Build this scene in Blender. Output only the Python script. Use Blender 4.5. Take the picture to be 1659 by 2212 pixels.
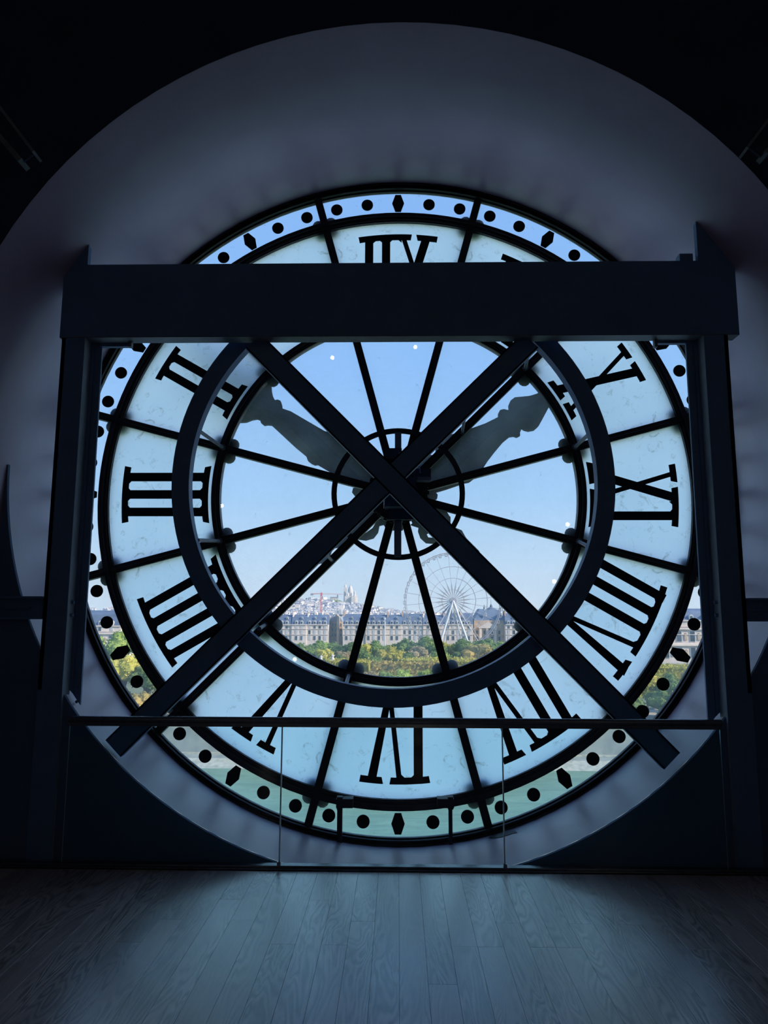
import bpy, math, random
from mathutils import Vector, Matrix
import bmesh
for o in list(bpy.data.objects): bpy.data.objects.remove(o, do_unlink=True)
SC = bpy.context.scene
COL = SC.collection
PI = math.pi
rnd = random.Random(7)

# ------------------------------------------------------------------ camera
FPX, PITCH, YAW, ROLL = 1550.6, 0.1425, -0.0198, 0.003
EYE = Vector((0, 0, 1.747))
_c, _s, _cy, _sy = math.cos(PITCH), math.sin(PITCH), math.cos(YAW), math.sin(YAW)
_F = Vector((_sy*_c, _cy*_c, _s)); _R0 = Vector((_cy, -_sy, 0)); _U0 = _R0.cross(_F)
_R = _R0*math.cos(ROLL) + _U0*math.sin(ROLL); _U = _U0*math.cos(ROLL) - _R0*math.sin(ROLL)
cam = bpy.data.cameras.new('camera'); camo = bpy.data.objects.new('camera', cam); COL.objects.link(camo)
cam.sensor_fit = 'VERTICAL'; cam.sensor_height = 36; cam.lens = 36*FPX/2212
cam.clip_start = 0.05; cam.clip_end = 12000
M = Matrix((_R, _U, -_F)).transposed().to_4x4(); M.translation = EYE
camo.matrix_world = M
SC.camera = camo
def at(px, py, Y):
    "world point at depth Y (metres from the camera along the room axis) seen at a measured place"
    d = _F + _R*((px-829.5)/FPX) + _U*((1106-py)/FPX)
    return EYE + d*(Y/d.y)

# ------------------------------------------------------------------ world, sun, exposure
W = bpy.data.worlds.new('World'); SC.world = W; W.use_nodes = True
nt = W.node_tree; nt.nodes.clear()
tc = nt.nodes.new('ShaderNodeTexCoord'); sx = nt.nodes.new('ShaderNodeSeparateXYZ')
rp = nt.nodes.new('ShaderNodeValToRGB'); bg = nt.nodes.new('ShaderNodeBackground'); ow = nt.nodes.new('ShaderNodeOutputWorld')
nt.links.new(tc.outputs['Generated'], sx.inputs[0]); nt.links.new(sx.outputs[2], rp.inputs[0])
nt.links.new(rp.outputs[0], bg.inputs[0]); nt.links.new(bg.outputs[0], ow.inputs[0])
cr = rp.color_ramp; cr.elements[0].position = 0; cr.elements[0].color = (.66, .79, .92, 1)
cr.elements[1].position = 1; cr.elements[1].color = (.10, .26, .68, 1)
for p, c in ((.06, (.55, .74, .94)), (.16, (.38, .63, .95)), (.32, (.28, .53, .95)), (.5, (.24, .48, .93))):
    e = cr.elements.new(p); e.color = (*c, 1)
bg.inputs[1].default_value = 1.75
sun = bpy.data.lights.new('sun', 'SUN'); sun.energy = 9.5; sun.angle = .01; sun.color = (1, .90, .74)
suno = bpy.data.objects.new('sun', sun); COL.objects.link(suno)
SUND = Vector((.88, -.34, .5)).normalized()
suno.rotation_euler = SUND.to_track_quat('Z', 'Y').to_euler(); suno.location = (200, -50, 150)
SC.view_settings.view_transform = 'Standard'; SC.view_settings.look = 'None'
SC.view_settings.gamma = 1; SC.view_settings.exposure = 0.0; SC.view_settings.use_curve_mapping = False

# ------------------------------------------------------------------ materials
def newmat(name):
    m = bpy.data.materials.new(name); m.use_nodes = True; t = m.node_tree; t.nodes.clear()
    o = t.nodes.new('ShaderNodeOutputMaterial'); return m, t, o
def N(t, k, **kw):
    n = t.nodes.new(k)
    for a, b in kw.items(): setattr(n, a, b)
    return n
def L(t, a, b): t.links.new(a, b)
def noise(t, scale, detail=4, vec=None, rough=.55, dist=0):
    n = N(t, 'ShaderNodeTexNoise'); n.inputs['Scale'].default_value = scale; n.inputs['Detail'].default_value = detail
    n.inputs['Roughness'].default_value = rough; n.inputs['Distortion'].default_value = dist
    if vec is not None: L(t, vec, n.inputs['Vector'])
    return n
def ramp(t, fac, stops):
    r = N(t, 'ShaderNodeValToRGB'); e = r.color_ramp.elements
    e[0].position, e[0].color = stops[0][0], (*stops[0][1], 1); e[1].position, e[1].color = stops[-1][0], (*stops[-1][1], 1)
    for p, c in stops[1:-1]: q = e.new(p); q.color = (*c, 1)
    L(t, fac, r.inputs[0]); return r
def surf(name, c1, c2=None, scale=3, rough=.6, metal=0, bump=0, bscale=20, spec=.5, randh=0, stretch=None):
    m, t, o = newmat(name); b = N(t, 'ShaderNodeBsdfPrincipled'); L(t, b.outputs[0], o.inputs[0])
    b.inputs['Roughness'].default_value = rough; b.inputs['Metallic'].default_value = metal
    b.inputs['Specular IOR Level'].default_value = spec
    tcn = N(t, 'ShaderNodeTexCoord'); vec = tcn.outputs['Object']
    if stretch:
        mp = N(t, 'ShaderNodeMapping'); mp.inputs['Scale'].default_value = stretch; L(t, vec, mp.inputs[0]); vec = mp.outputs[0]
    c2 = c2 or tuple(x*.75 for x in c1)
    n = noise(t, scale, 5, vec); r = ramp(t, n.outputs[0], [(.32, c2), (.68, c1)])
    out = r.outputs[0]
    if randh:
        oi = N(t, 'ShaderNodeObjectInfo'); h = N(t, 'ShaderNodeHueSaturation'); mr = N(t, 'ShaderNodeMapRange')
        mr.inputs[3].default_value = 1-randh; mr.inputs[4].default_value = 1+randh
        L(t, oi.outputs['Random'], mr.inputs[0]); L(t, mr.outputs[0], h.inputs['Value']); L(t, out, h.inputs['Color']); out = h.outputs[0]
    L(t, out, b.inputs['Base Color'])
    if bump:
        bp = N(t, 'ShaderNodeBump'); bp.inputs['Strength'].default_value = bump; bp.inputs['Distance'].default_value = .02
        n2 = noise(t, bscale, 6, vec); L(t, n2.outputs[0], bp.inputs['Height']); L(t, bp.outputs[0], b.inputs['Normal'])
    return m
MAT = {}
MAT['steel'] = surf('painted_steel', (.12, .21, .38), (.10, .18, .33), 6, .5, 0, .15, 60, .5)
MAT['darksteel'] = surf('dark_machine_paint', (.03, .045, .08), (.02, .03, .06), 8, .5, 0, .1, 60, .4)
MAT['iron'] = surf('cast_iron', (.030, .026, .026), (.016, .015, .017), 12, .5, 0, .3, 60, .4)
MAT['numeral'] = surf('numeral_black', (.012, .015, .016), (.008, .010, .010), 20, .7, 0, .1, 40, .2)
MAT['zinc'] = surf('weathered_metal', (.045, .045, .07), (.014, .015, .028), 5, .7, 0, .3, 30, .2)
MAT['greybar'] = surf('grey_bar', (.16, .17, .20), (.11, .11, .13), 8, .5)
MAT['webplate'] = surf('lit_web_plate', (.36, .40, .44), (.28, .32, .36), 8, .5)  # column steel made lighter: window light on the web is painted into the colour
MAT['reveal'] = surf('reveal_paint', (.50, .375, .49), (.40, .30, .395), .9, .38, 0, .2, 4, .72)
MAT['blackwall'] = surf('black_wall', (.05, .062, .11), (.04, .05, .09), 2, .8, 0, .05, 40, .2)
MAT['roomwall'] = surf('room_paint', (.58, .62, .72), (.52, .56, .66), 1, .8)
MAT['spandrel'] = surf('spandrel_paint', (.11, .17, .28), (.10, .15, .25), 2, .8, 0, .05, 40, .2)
MAT['rail'] = surf('brushed_rail', (.20, .21, .24), (.15, .16, .18), 30, .24, .9)
MAT['chrome'] = surf('bright_metal', (.5, .52, .55), (.4, .42, .45), 30, .3, .9)
MAT['sill'] = surf('sill_slab', (.30, .33, .38), (.14, .16, .2), 5, .35, 0, .05, 20, .5, 0, (6, 1, 1))  # streaks in the colour stand in for reflections on the slab
def glassmats():
    # plain transparent body
    m, t, o = newmat('glass_body'); a = N(t, 'ShaderNodeBsdfTransparent'); L(t, a.outputs[0], o.inputs[0]); MAT['glassbody'] = m
    def fres(t, base):
        lw = N(t, 'ShaderNodeLayerWeight'); lw.inputs[0].default_value = .5
        p = N(t, 'ShaderNodeMath', operation='POWER'); L(t, lw.outputs['Facing'], p.inputs[0]); p.inputs[1].default_value = 5
        q = N(t, 'ShaderNodeMath', operation='MULTIPLY_ADD'); L(t, p.outputs[0], q.inputs[0]); q.inputs[1].default_value = .8; q.inputs[2].default_value = base
        q.use_clamp = True
        return q.outputs[0]
    # dusty clear
    m, t, o = newmat('dusty_glass'); tcn = N(t, 'ShaderNodeTexCoord'); v = tcn.outputs['Object']
    tr = N(t, 'ShaderNodeBsdfTransparent'); tr.inputs[0].default_value = (.60, .60, .60, 1)
    tl = N(t, 'ShaderNodeBsdfTranslucent'); tl.inputs[0].default_value = (.9, .9, .88, 1)
    n = noise(t, 1.6, 6, v, .65, .6); r = ramp(t, n.outputs[0], [(.35, (.07,)*3), (.75, (.18,)*3)])
    mx = N(t, 'ShaderNodeMixShader'); L(t, r.outputs[0], mx.inputs[0]); L(t, tr.outputs[0], mx.inputs[1]); L(t, tl.outputs[0], mx.inputs[2])
    # grime specks
    n2 = noise(t, 9, 8, v, .8, 2.2); r2 = ramp(t, n2.outputs[0], [(.62, (0,)*3), (.70, (.55,)*3)])
    df = N(t, 'ShaderNodeBsdfDiffuse'); df.inputs[0].default_value = (.05, .06, .07, 1)
    mx2 = N(t, 'ShaderNodeMixShader'); L(t, r2.outputs[0], mx2.inputs[0]); L(t, mx.outputs[0], mx2.inputs[1]); L(t, df.outputs[0], mx2.inputs[2])
    gl = N(t, 'ShaderNodeBsdfGlossy'); gl.inputs['Roughness'].default_value = .015
    mx3 = N(t, 'ShaderNodeMixShader'); L(t, fres(t, .045), mx3.inputs[0]); L(t, mx2.outputs[0], mx3.inputs[1]); L(t, gl.outputs[0], mx3.inputs[2])
    L(t, mx3.outputs[0], o.inputs[0]); MAT['dusty'] = m
    # opal
    m, t, o = newmat('opal_glass'); tcn = N(t, 'ShaderNodeTexCoord'); v = tcn.outputs['Object']
    n = noise(t, 1.1, 3, v, .5, .3); r = ramp(t, n.outputs[0], [(.3, (.74, .745, .75)), (.7, (.86, .84, .82))])
    n2 = noise(t, 7, 7, v, .75, 1.2); r2 = ramp(t, n2.outputs[0], [(.56, (1,)*3), (.74, (.45, .45, .38))])
    mul = N(t, 'ShaderNodeMixRGB', blend_type='MULTIPLY'); mul.inputs[0].default_value = 1
    L(t, r.outputs[0], mul.inputs[1]); L(t, r2.outputs[0], mul.inputs[2])
    tl = N(t, 'ShaderNodeBsdfTranslucent'); L(t, mul.outputs[0], tl.inputs[0])
    L(t, tl.outputs[0], o.inputs[0]); MAT['opal'] = m
    m, t, o = newmat('pane_polish'); tr = N(t, 'ShaderNodeBsdfTransparent'); gl = N(t, 'ShaderNodeBsdfGlossy'); gl.inputs['Roughness'].default_value = .015
    mx = N(t, 'ShaderNodeMixShader'); L(t, fres(t, .04), mx.inputs[0]); L(t, tr.outputs[0], mx.inputs[1]); L(t, gl.outputs[0], mx.inputs[2]); L(t, mx.outputs[0], o.inputs[0]); MAT['polish'] = m
    m, t, o = newmat('balustrade_glass'); tr = N(t, 'ShaderNodeBsdfTransparent'); tr.inputs[0].default_value = (.80, .96, .97, 1)
    gl = N(t, 'ShaderNodeBsdfGlossy'); gl.inputs['Roughness'].default_value = .01
    mx = N(t, 'ShaderNodeMixShader'); L(t, fres(t, .03), mx.inputs[0]); L(t, tr.outputs[0], mx.inputs[1]); L(t, gl.outputs[0], mx.inputs[2]); L(t, mx.outputs[0], o.inputs[0]); MAT['balglass'] = m
    m, t, o = newmat('glass_edge'); b = N(t, 'ShaderNodeBsdfPrincipled'); b.inputs['Base Color'].default_value = (.75, .85, .9, 1); b.inputs['Roughness'].default_value = .2
    n = noise(t, 30); L(t, b.outputs[0], o.inputs[0]); MAT['glassedge'] = m
glassmats()
def woodmat():
    m, t, o = newmat('oak_plank'); b = N(t, 'ShaderNodeBsdfPrincipled'); L(t, b.outputs[0], o.inputs[0])
    tcn = N(t, 'ShaderNodeTexCoord'); oi = N(t, 'ShaderNodeObjectInfo')
    mu = N(t, 'ShaderNodeMath', operation='MULTIPLY'); L(t, oi.outputs['Random'], mu.inputs[0]); mu.inputs[1].default_value = 97
    cmb = N(t, 'ShaderNodeCombineXYZ'); L(t, mu.outputs[0], cmb.inputs[0]); L(t, mu.outputs[0], cmb.inputs[1]); L(t, mu.outputs[0], cmb.inputs[2])
    mp = N(t, 'ShaderNodeMapping'); mp.inputs['Scale'].default_value = (1, .13, 1); L(t, tcn.outputs['Object'], mp.inputs[0])
    ad = N(t, 'ShaderNodeVectorMath', operation='ADD'); L(t, mp.outputs[0], ad.inputs[0]); L(t, cmb.outputs[0], ad.inputs[1]); v = ad.outputs[0]
    n = noise(t, 7.5, 2.5, v, .45, .5)
    k = N(t, 'ShaderNodeMath', operation='MULTIPLY'); L(t, n.outputs[0], k.inputs[0]); k.inputs[1].default_value = 95
    si = N(t, 'ShaderNodeMath', operation='SINE'); L(t, k.outputs[0], si.inputs[0])
    fine = noise(t, 160, 4, v, .7)
    mask = noise(t, 4, 2, v, .5); mr = ramp(t, mask.outputs[0], [(.4, (.12,)*3), (.62, (1,)*3)])
    mm = N(t, 'ShaderNodeMath', operation='MULTIPLY'); L(t, si.outputs[0], mm.inputs[0]); L(t, mr.outputs[0], mm.inputs[1])
    m1 = N(t, 'ShaderNodeMath', operation='MULTIPLY_ADD'); L(t, mm.outputs[0], m1.inputs[0]); m1.inputs[1].default_value = .3; m1.inputs[2].default_value = .5
    m2 = N(t, 'ShaderNodeMath', operation='MULTIPLY_ADD'); L(t, fine.outputs[0], m2.inputs[0]); m2.inputs[1].default_value = .3; L(t, m1.outputs[0], m2.inputs[2])
    r = ramp(t, m2.outputs[0], [(.25, (.16, .12, .115)), (.6, (.56, .41, .39)), (.95, (.78, .58, .55))])
    h = N(t, 'ShaderNodeHueSaturation'); q = N(t, 'ShaderNodeMapRange'); q.inputs[3].default_value = .78; q.inputs[4].default_value = 1.18
    L(t, oi.outputs['Random'], q.inputs[0]); L(t, q.outputs[0], h.inputs['Value']); L(t, r.outputs[0], h.inputs['Color']); L(t, h.outputs[0], b.inputs['Base Color'])
    rr = N(t, 'ShaderNodeMapRange'); rr.inputs[3].default_value = .38; rr.inputs[4].default_value = .27; L(t, m2.outputs[0], rr.inputs[0]); L(t, rr.outputs[0], b.inputs['Roughness'])
    bp = N(t, 'ShaderNodeBump'); bp.inputs['Strength'].default_value = .45; bp.inputs['Distance'].default_value = .0015; L(t, m2.outputs[0], bp.inputs['Height']); L(t, bp.outputs[0], b.inputs['Normal'])
    b.inputs['Specular IOR Level'].default_value = 1.0; b.inputs['Coat Weight'].default_value = 1; b.inputs['Coat Roughness'].default_value = .27; b.inputs['Coat IOR'].default_value = 2.15; L(t, bp.outputs[0], b.inputs['Coat Normal'])
    MAT['wood'] = m
woodmat()
MAT['subfloor'] = surf('floor_wood_far', (.36, .35, .33), (.26, .25, .24), 3, .4, 0, .1, 30, .7, 0, (6, .6, 1))
MAT['stone'] = surf('pale_limestone', (.80, .70, .63), (.64, .56, .52), .25, .85, 0, 0, 1, .2, .08)
MAT['stonewarm'] = surf('warm_limestone', (.66, .50, .36), (.36, .26, .2), .35, .85, 0, 0, 1, .2, .08)
MAT['slate'] = surf('slate_roof', (.15, .20, .30), (.09, .125, .20), .3, .6, 0, 0, 1, .35, .1)
MAT['zincroof'] = surf('zinc_roof', (.33, .37, .43), (.22, .26, .32), .2, .5, 0, 0, 1, .35, .12)
MAT['winframe'] = surf('pale_window_frame', (.62, .62, .62), (.5, .5, .52), 3, .6)
MAT['winglass'] = surf('dark_window', (.10, .13, .17), (.05, .07, .10), 2, .25, 0, 0, 1, .5, .4)
MAT['shutter'] = surf('pale_shutter', (.55, .55, .56), (.45, .46, .5), 2, .7)
MAT['brick'] = surf('chimney_brick', (.55, .36, .25), (.40, .27, .2), 1, .9, 0, 0, 1, .2, .12)
MAT['housewall'] = surf('far_plaster', (.78, .72, .66), (.60, .55, .52), .05, .9, 0, 0, 1, .1, .22)
MAT['houseroof'] = surf('far_roof', (.30, .34, .42), (.2, .23, .30), .05, .8, 0, 0, 1, .2, .3)
MAT['basilica'] = surf('white_travertine', (.82, .74, .68), (.66, .58, .55), .08, .8, 0, 0, 1, .1)
MAT['wheel'] = surf('wheel_paint', (.42, .42, .46), (.36, .36, .42), 1, .6)
MAT['wheelwhite'] = surf('wheel_leg_paint', (.72, .74, .78), (.6, .62, .66), 1, .5)
MAT['red'] = surf('crane_paint', (.72, .22, .20), (.6, .17, .16), 1, .6)
MAT['concrete'] = surf('quay_stone', (.42, .41, .38), (.26, .27, .27), .35, .9, 0, .3, 2, .2)
MAT['embank'] = surf('embankment_rubble', (.62, .56, .47), (.36, .33, .29), .9, .95, 0, .6, 2, .2)
MAT['gravel'] = surf('pale_gravel', (.50, .44, .36), (.34, .31, .25), .1, .95)
MAT['garden'] = surf('garden_ground', (.20, .22, .12), (.11, .14, .07), .06, .95)
MAT['cityground'] = surf('city_ground', (.34, .35, .36), (.20, .22, .22), .02, .95)
MAT['hillgreen'] = surf('hill_ground', (.26, .29, .22), (.14, .18, .13), .012, .95)
MAT['statue'] = surf('white_marble', (.75, .72, .68), (.6, .58, .55), 3, .6)
MAT['bark'] = surf('bark', (.16, .13, .10), (.09, .07, .06), 2, .9)
def leafmat(name, cols, sc=.35):
    m, t, o = newmat(name); tcn = N(t, 'ShaderNodeTexCoord'); n = noise(t, sc, 5, tcn.outputs['Object'], .65)
    oi = N(t, 'ShaderNodeObjectInfo')
    st = [(.3+.4*i/(len(cols)-1), c) for i, c in enumerate(cols)]
    r = ramp(t, n.outputs[0], st)
    h = N(t, 'ShaderNodeHueSaturation'); q = N(t, 'ShaderNodeMapRange'); q.inputs[3].default_value = .8; q.inputs[4].default_value = 1.25
    L(t, oi.outputs['Random'], q.inputs[0]); L(t, q.outputs[0], h.inputs['Value']); L(t, r.outputs[0], h.inputs['Color'])
    d = N(t, 'ShaderNodeBsdfDiffuse'); tl = N(t, 'ShaderNodeBsdfTranslucent'); mx = N(t, 'ShaderNodeMixShader'); mx.inputs[0].default_value = .35
    L(t, h.outputs[0], d.inputs[0]); L(t, h.outputs[0], tl.inputs[0]); L(t, d.outputs[0], mx.inputs[1]); L(t, tl.outputs[0], mx.inputs[2]); L(t, mx.outputs[0], o.inputs[0])
    MAT[name] = m
leafmat('leaf_green', [(0.121, 0.203, 0.068), (0.203, 0.297, 0.095), (0.351, 0.446, 0.135)])
leafmat('leaf_bright', [(0.243, 0.365, 0.081), (0.405, 0.540, 0.121), (0.621, 0.702, 0.189)])
leafmat('leaf_yellow', [(0.297, 0.311, 0.081), (0.540, 0.513, 0.121), (0.783, 0.648, 0.162)])
leafmat('leaf_ochre', [(0.243, 0.230, 0.095), (0.446, 0.365, 0.121), (0.675, 0.499, 0.176)])
leafmat('leaf_brown', [(0.230, 0.216, 0.121), (0.378, 0.311, 0.176), (0.486, 0.392, 0.230)])
def watermat():
    m, t, o = newmat('river_water'); b = N(t, 'ShaderNodeBsdfPrincipled'); L(t, b.outputs[0], o.inputs[0])
    tcn = N(t, 'ShaderNodeTexCoord'); mp = N(t, 'ShaderNodeMapping'); mp.inputs['Scale'].default_value = (.35, 1, 1); L(t, tcn.outputs['Object'], mp.inputs[0])
    n = noise(t, .35, 6, mp.outputs[0], .6, .8); r = ramp(t, n.outputs[0], [(.3, (.10, .22, .15)), (.7, (.20, .36, .24))]); L(t, r.outputs[0], b.inputs['Base Color'])
    b.inputs['Roughness'].default_value = .18
    bp = N(t, 'ShaderNodeBump'); bp.inputs['Strength'].default_value = .6; bp.inputs['Distance'].default_value = .25
    n2 = noise(t, .9, 6, mp.outputs[0], .6, .5); L(t, n2.outputs[0], bp.inputs['Height']); L(t, bp.outputs[0], b.inputs['Normal'])
    MAT['water'] = m
watermat()
def lampmat():
    m, t, o = newmat('lamp_glow'); e = N(t, 'ShaderNodeEmission'); e.inputs[0].default_value = (1, .86, .68, 1); e.inputs[1].default_value = 26; L(t, e.outputs[0], o.inputs[0]); MAT['glow'] = m
lampmat()

# ------------------------------------------------------------------ geometry helpers
class MB:
    def __init__(s): s.v = []; s.f = []; s.mi = []
    def add(s, vs, fs, mi=0):
        k = len(s.v); s.v += [tuple(x) for x in vs]; s.f += [tuple(i+k for i in f) for f in fs]; s.mi += [mi]*len(fs); return s
    def box(s, x0, x1, y0, y1, z0, z1, mi=0):
        return s.add([(x0,y0,z0),(x1,y0,z0),(x1,y1,z0),(x0,y1,z0),(x0,y0,z1),(x1,y0,z1),(x1,y1,z1),(x0,y1,z1)],
              [(0,3,2,1),(4,5,6,7),(0,1,5,4),(1,2,6,5),(2,3,7,6),(3,0,4,7)], mi)
    def prism(s, poly, y0, y1, mi=0):       # poly of (x,z), extruded along y
        n = len(poly); a = sum(poly[i][0]*poly[(i+1) % n][1]-poly[(i+1) % n][0]*poly[i][1] for i in range(n))
        if a < 0: poly = poly[::-1]
        vs = [(x, y0, z) for x, z in poly]+[(x, y1, z) for x, z in poly]
        fs = [tuple(range(n)), tuple(range(2*n-1, n-1, -1))]+[(i, i+n, (i+1) % n+n, (i+1) % n) for i in range(n)]
        return s.add(vs, fs, mi)
    def bar(s, p, q, w, h, up=(0, -1, 0), mi=0):   # rectangular bar, w across, h along up
        p, q, up = Vector(p), Vector(q), Vector(up); d = (q-p).normalized(); a = d.cross(up).normalized(); b = a.cross(d).normalized()
        vs = [e+a*i*w/2+b*j*h/2 for e in (p, q) for i, j in ((-1,-1),(1,-1),(1,1),(-1,1))]
        return s.add(vs, [(0,3,2,1),(4,5,6,7),(0,1,5,4),(1,2,6,5),(2,3,7,6),(3,0,4,7)], mi)
    def tube(s, p, q, r, n=8, r2=None, mi=0):
        p, q = Vector(p), Vector(q); d = (q-p).normalized(); r2 = r if r2 is None else r2
        a = d.orthogonal().normalized(); b = d.cross(a)
        vs = [p+(a*math.cos(2*PI*i/n)+b*math.sin(2*PI*i/n))*r for i in range(n)]+[q+(a*math.cos(2*PI*i/n)+b*math.sin(2*PI*i/n))*r2 for i in range(n)]
        return s.add(vs, [tuple(range(n-1, -1, -1)), tuple(range(n, 2*n))]+[(i, (i+1) % n, (i+1) % n+n, i+n) for i in range(n)], mi)
    def lathe(s, prof, c, n=12, mi=0):      # prof of (r,z) about vertical axis at c
        cx, cy, cz = c; k = len(prof); vs = []
        for r, z in prof: vs += [(cx+r*math.cos(2*PI*i/n), cy+r*math.sin(2*PI*i/n), cz+z) for i in range(n)]
        fs = [(j*n+i, j*n+(i+1) % n, (j+1)*n+(i+1) % n, (j+1)*n+i) for j in range(k-1) for i in range(n)]
        fs += [tuple(range(n-1, -1, -1)), tuple(range((k-1)*n, k*n))]
        return s.add(vs, fs, mi)
    def ring(s, prof, c, n=96, a0=0, a1=2*PI, mi=0):  # closed profile of (r,y) swept about the y axis through c=(x,z)
        full = abs(a1-a0-2*PI) < 1e-6; m = n if full else n+1; k = len(prof); vs = []
        for i in range(m):
            a = a0+(a1-a0)*i/n; vs += [(c[0]+r*math.cos(a), y, c[1]+r*math.sin(a)) for r, y in prof]
        fs = [(i*k+j, ((i+1) % m)*k+j, ((i+1) % m)*k+(j+1) % k, i*k+(j+1) % k) for i in range(n) for j in range(k)]
        if not full: fs += [tuple(range(k-1, -1, -1)), tuple(range((m-1)*k, m*k))]
        return s.add(vs, fs, mi)
    def ball(s, c, r, n=8, sc=(1, 1, 1), mi=0):
        vs = []; 
        for j in range(n//2+1):
            t = PI*j/(n//2)
            for i in range(n):
                a = 2*PI*i/n; vs.append((c[0]+r*sc[0]*math.sin(t)*math.cos(a), c[1]+r*sc[1]*math.sin(t)*math.sin(a), c[2]+r*sc[2]*math.cos(t)))
        fs = [(j*n+i, (j+1)*n+i, (j+1)*n+(i+1) % n, j*n+(i+1) % n) for j in range(n//2) for i in range(n)]
        return s.add(vs, fs, mi)
    def mesh(s, name, mats):
        me = bpy.data.meshes.new(name); me.from_pydata(s.v, [], s.f)
        for m in (mats if isinstance(mats, (list, tuple)) else [mats]): me.materials.append(MAT[m])
        if any(s.mi): me.polygons.foreach_set('material_index', s.mi)
        me.update(); return me
def fixn(me):
    b = bmesh.new(); b.from_mesh(me); bmesh.ops.recalc_face_normals(b, faces=b.faces); b.to_mesh(me); b.free()
def link(name, me, parent=None, loc=None, smooth=False, norm=True):
    if norm: fixn(me)
    o = bpy.data.objects.new(name, me); COL.objects.link(o)
    if parent: o.parent = parent
    if loc is not None: o.location = loc
    if smooth:
        me.polygons.foreach_set('use_smooth', [True]*len(me.polygons))
        try: me.set_sharp_from_angle(angle=math.radians(40))
        except Exception: pass
    return o
def put(name, mb, mats, parent=None, loc=None, smooth=False, norm=True): return link(name, mb.mesh(name, mats), parent, loc, smooth, norm)
def empty(name, loc=(0, 0, 0)):
    o = bpy.data.objects.new(name, None); COL.objects.link(o); o.location = loc; o.empty_display_size = .2; return o
def tag(o, label=None, cat=None, group=None, kind=None):
    if label: o['label'] = label
    if cat: o['category'] = cat
    if group: o['group'] = group
    if kind: o['kind'] = kind
    return o
ORD = ['first', 'second', 'third', 'fourth', 'fifth', 'sixth', 'seventh', 'eighth', 'ninth', 'tenth', 'eleventh', 'twelfth', 'thirteenth', 'fourteenth', 'fifteenth', 'sixteenth', 'seventeenth', 'eighteenth', 'nineteenth', 'twentieth']

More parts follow.
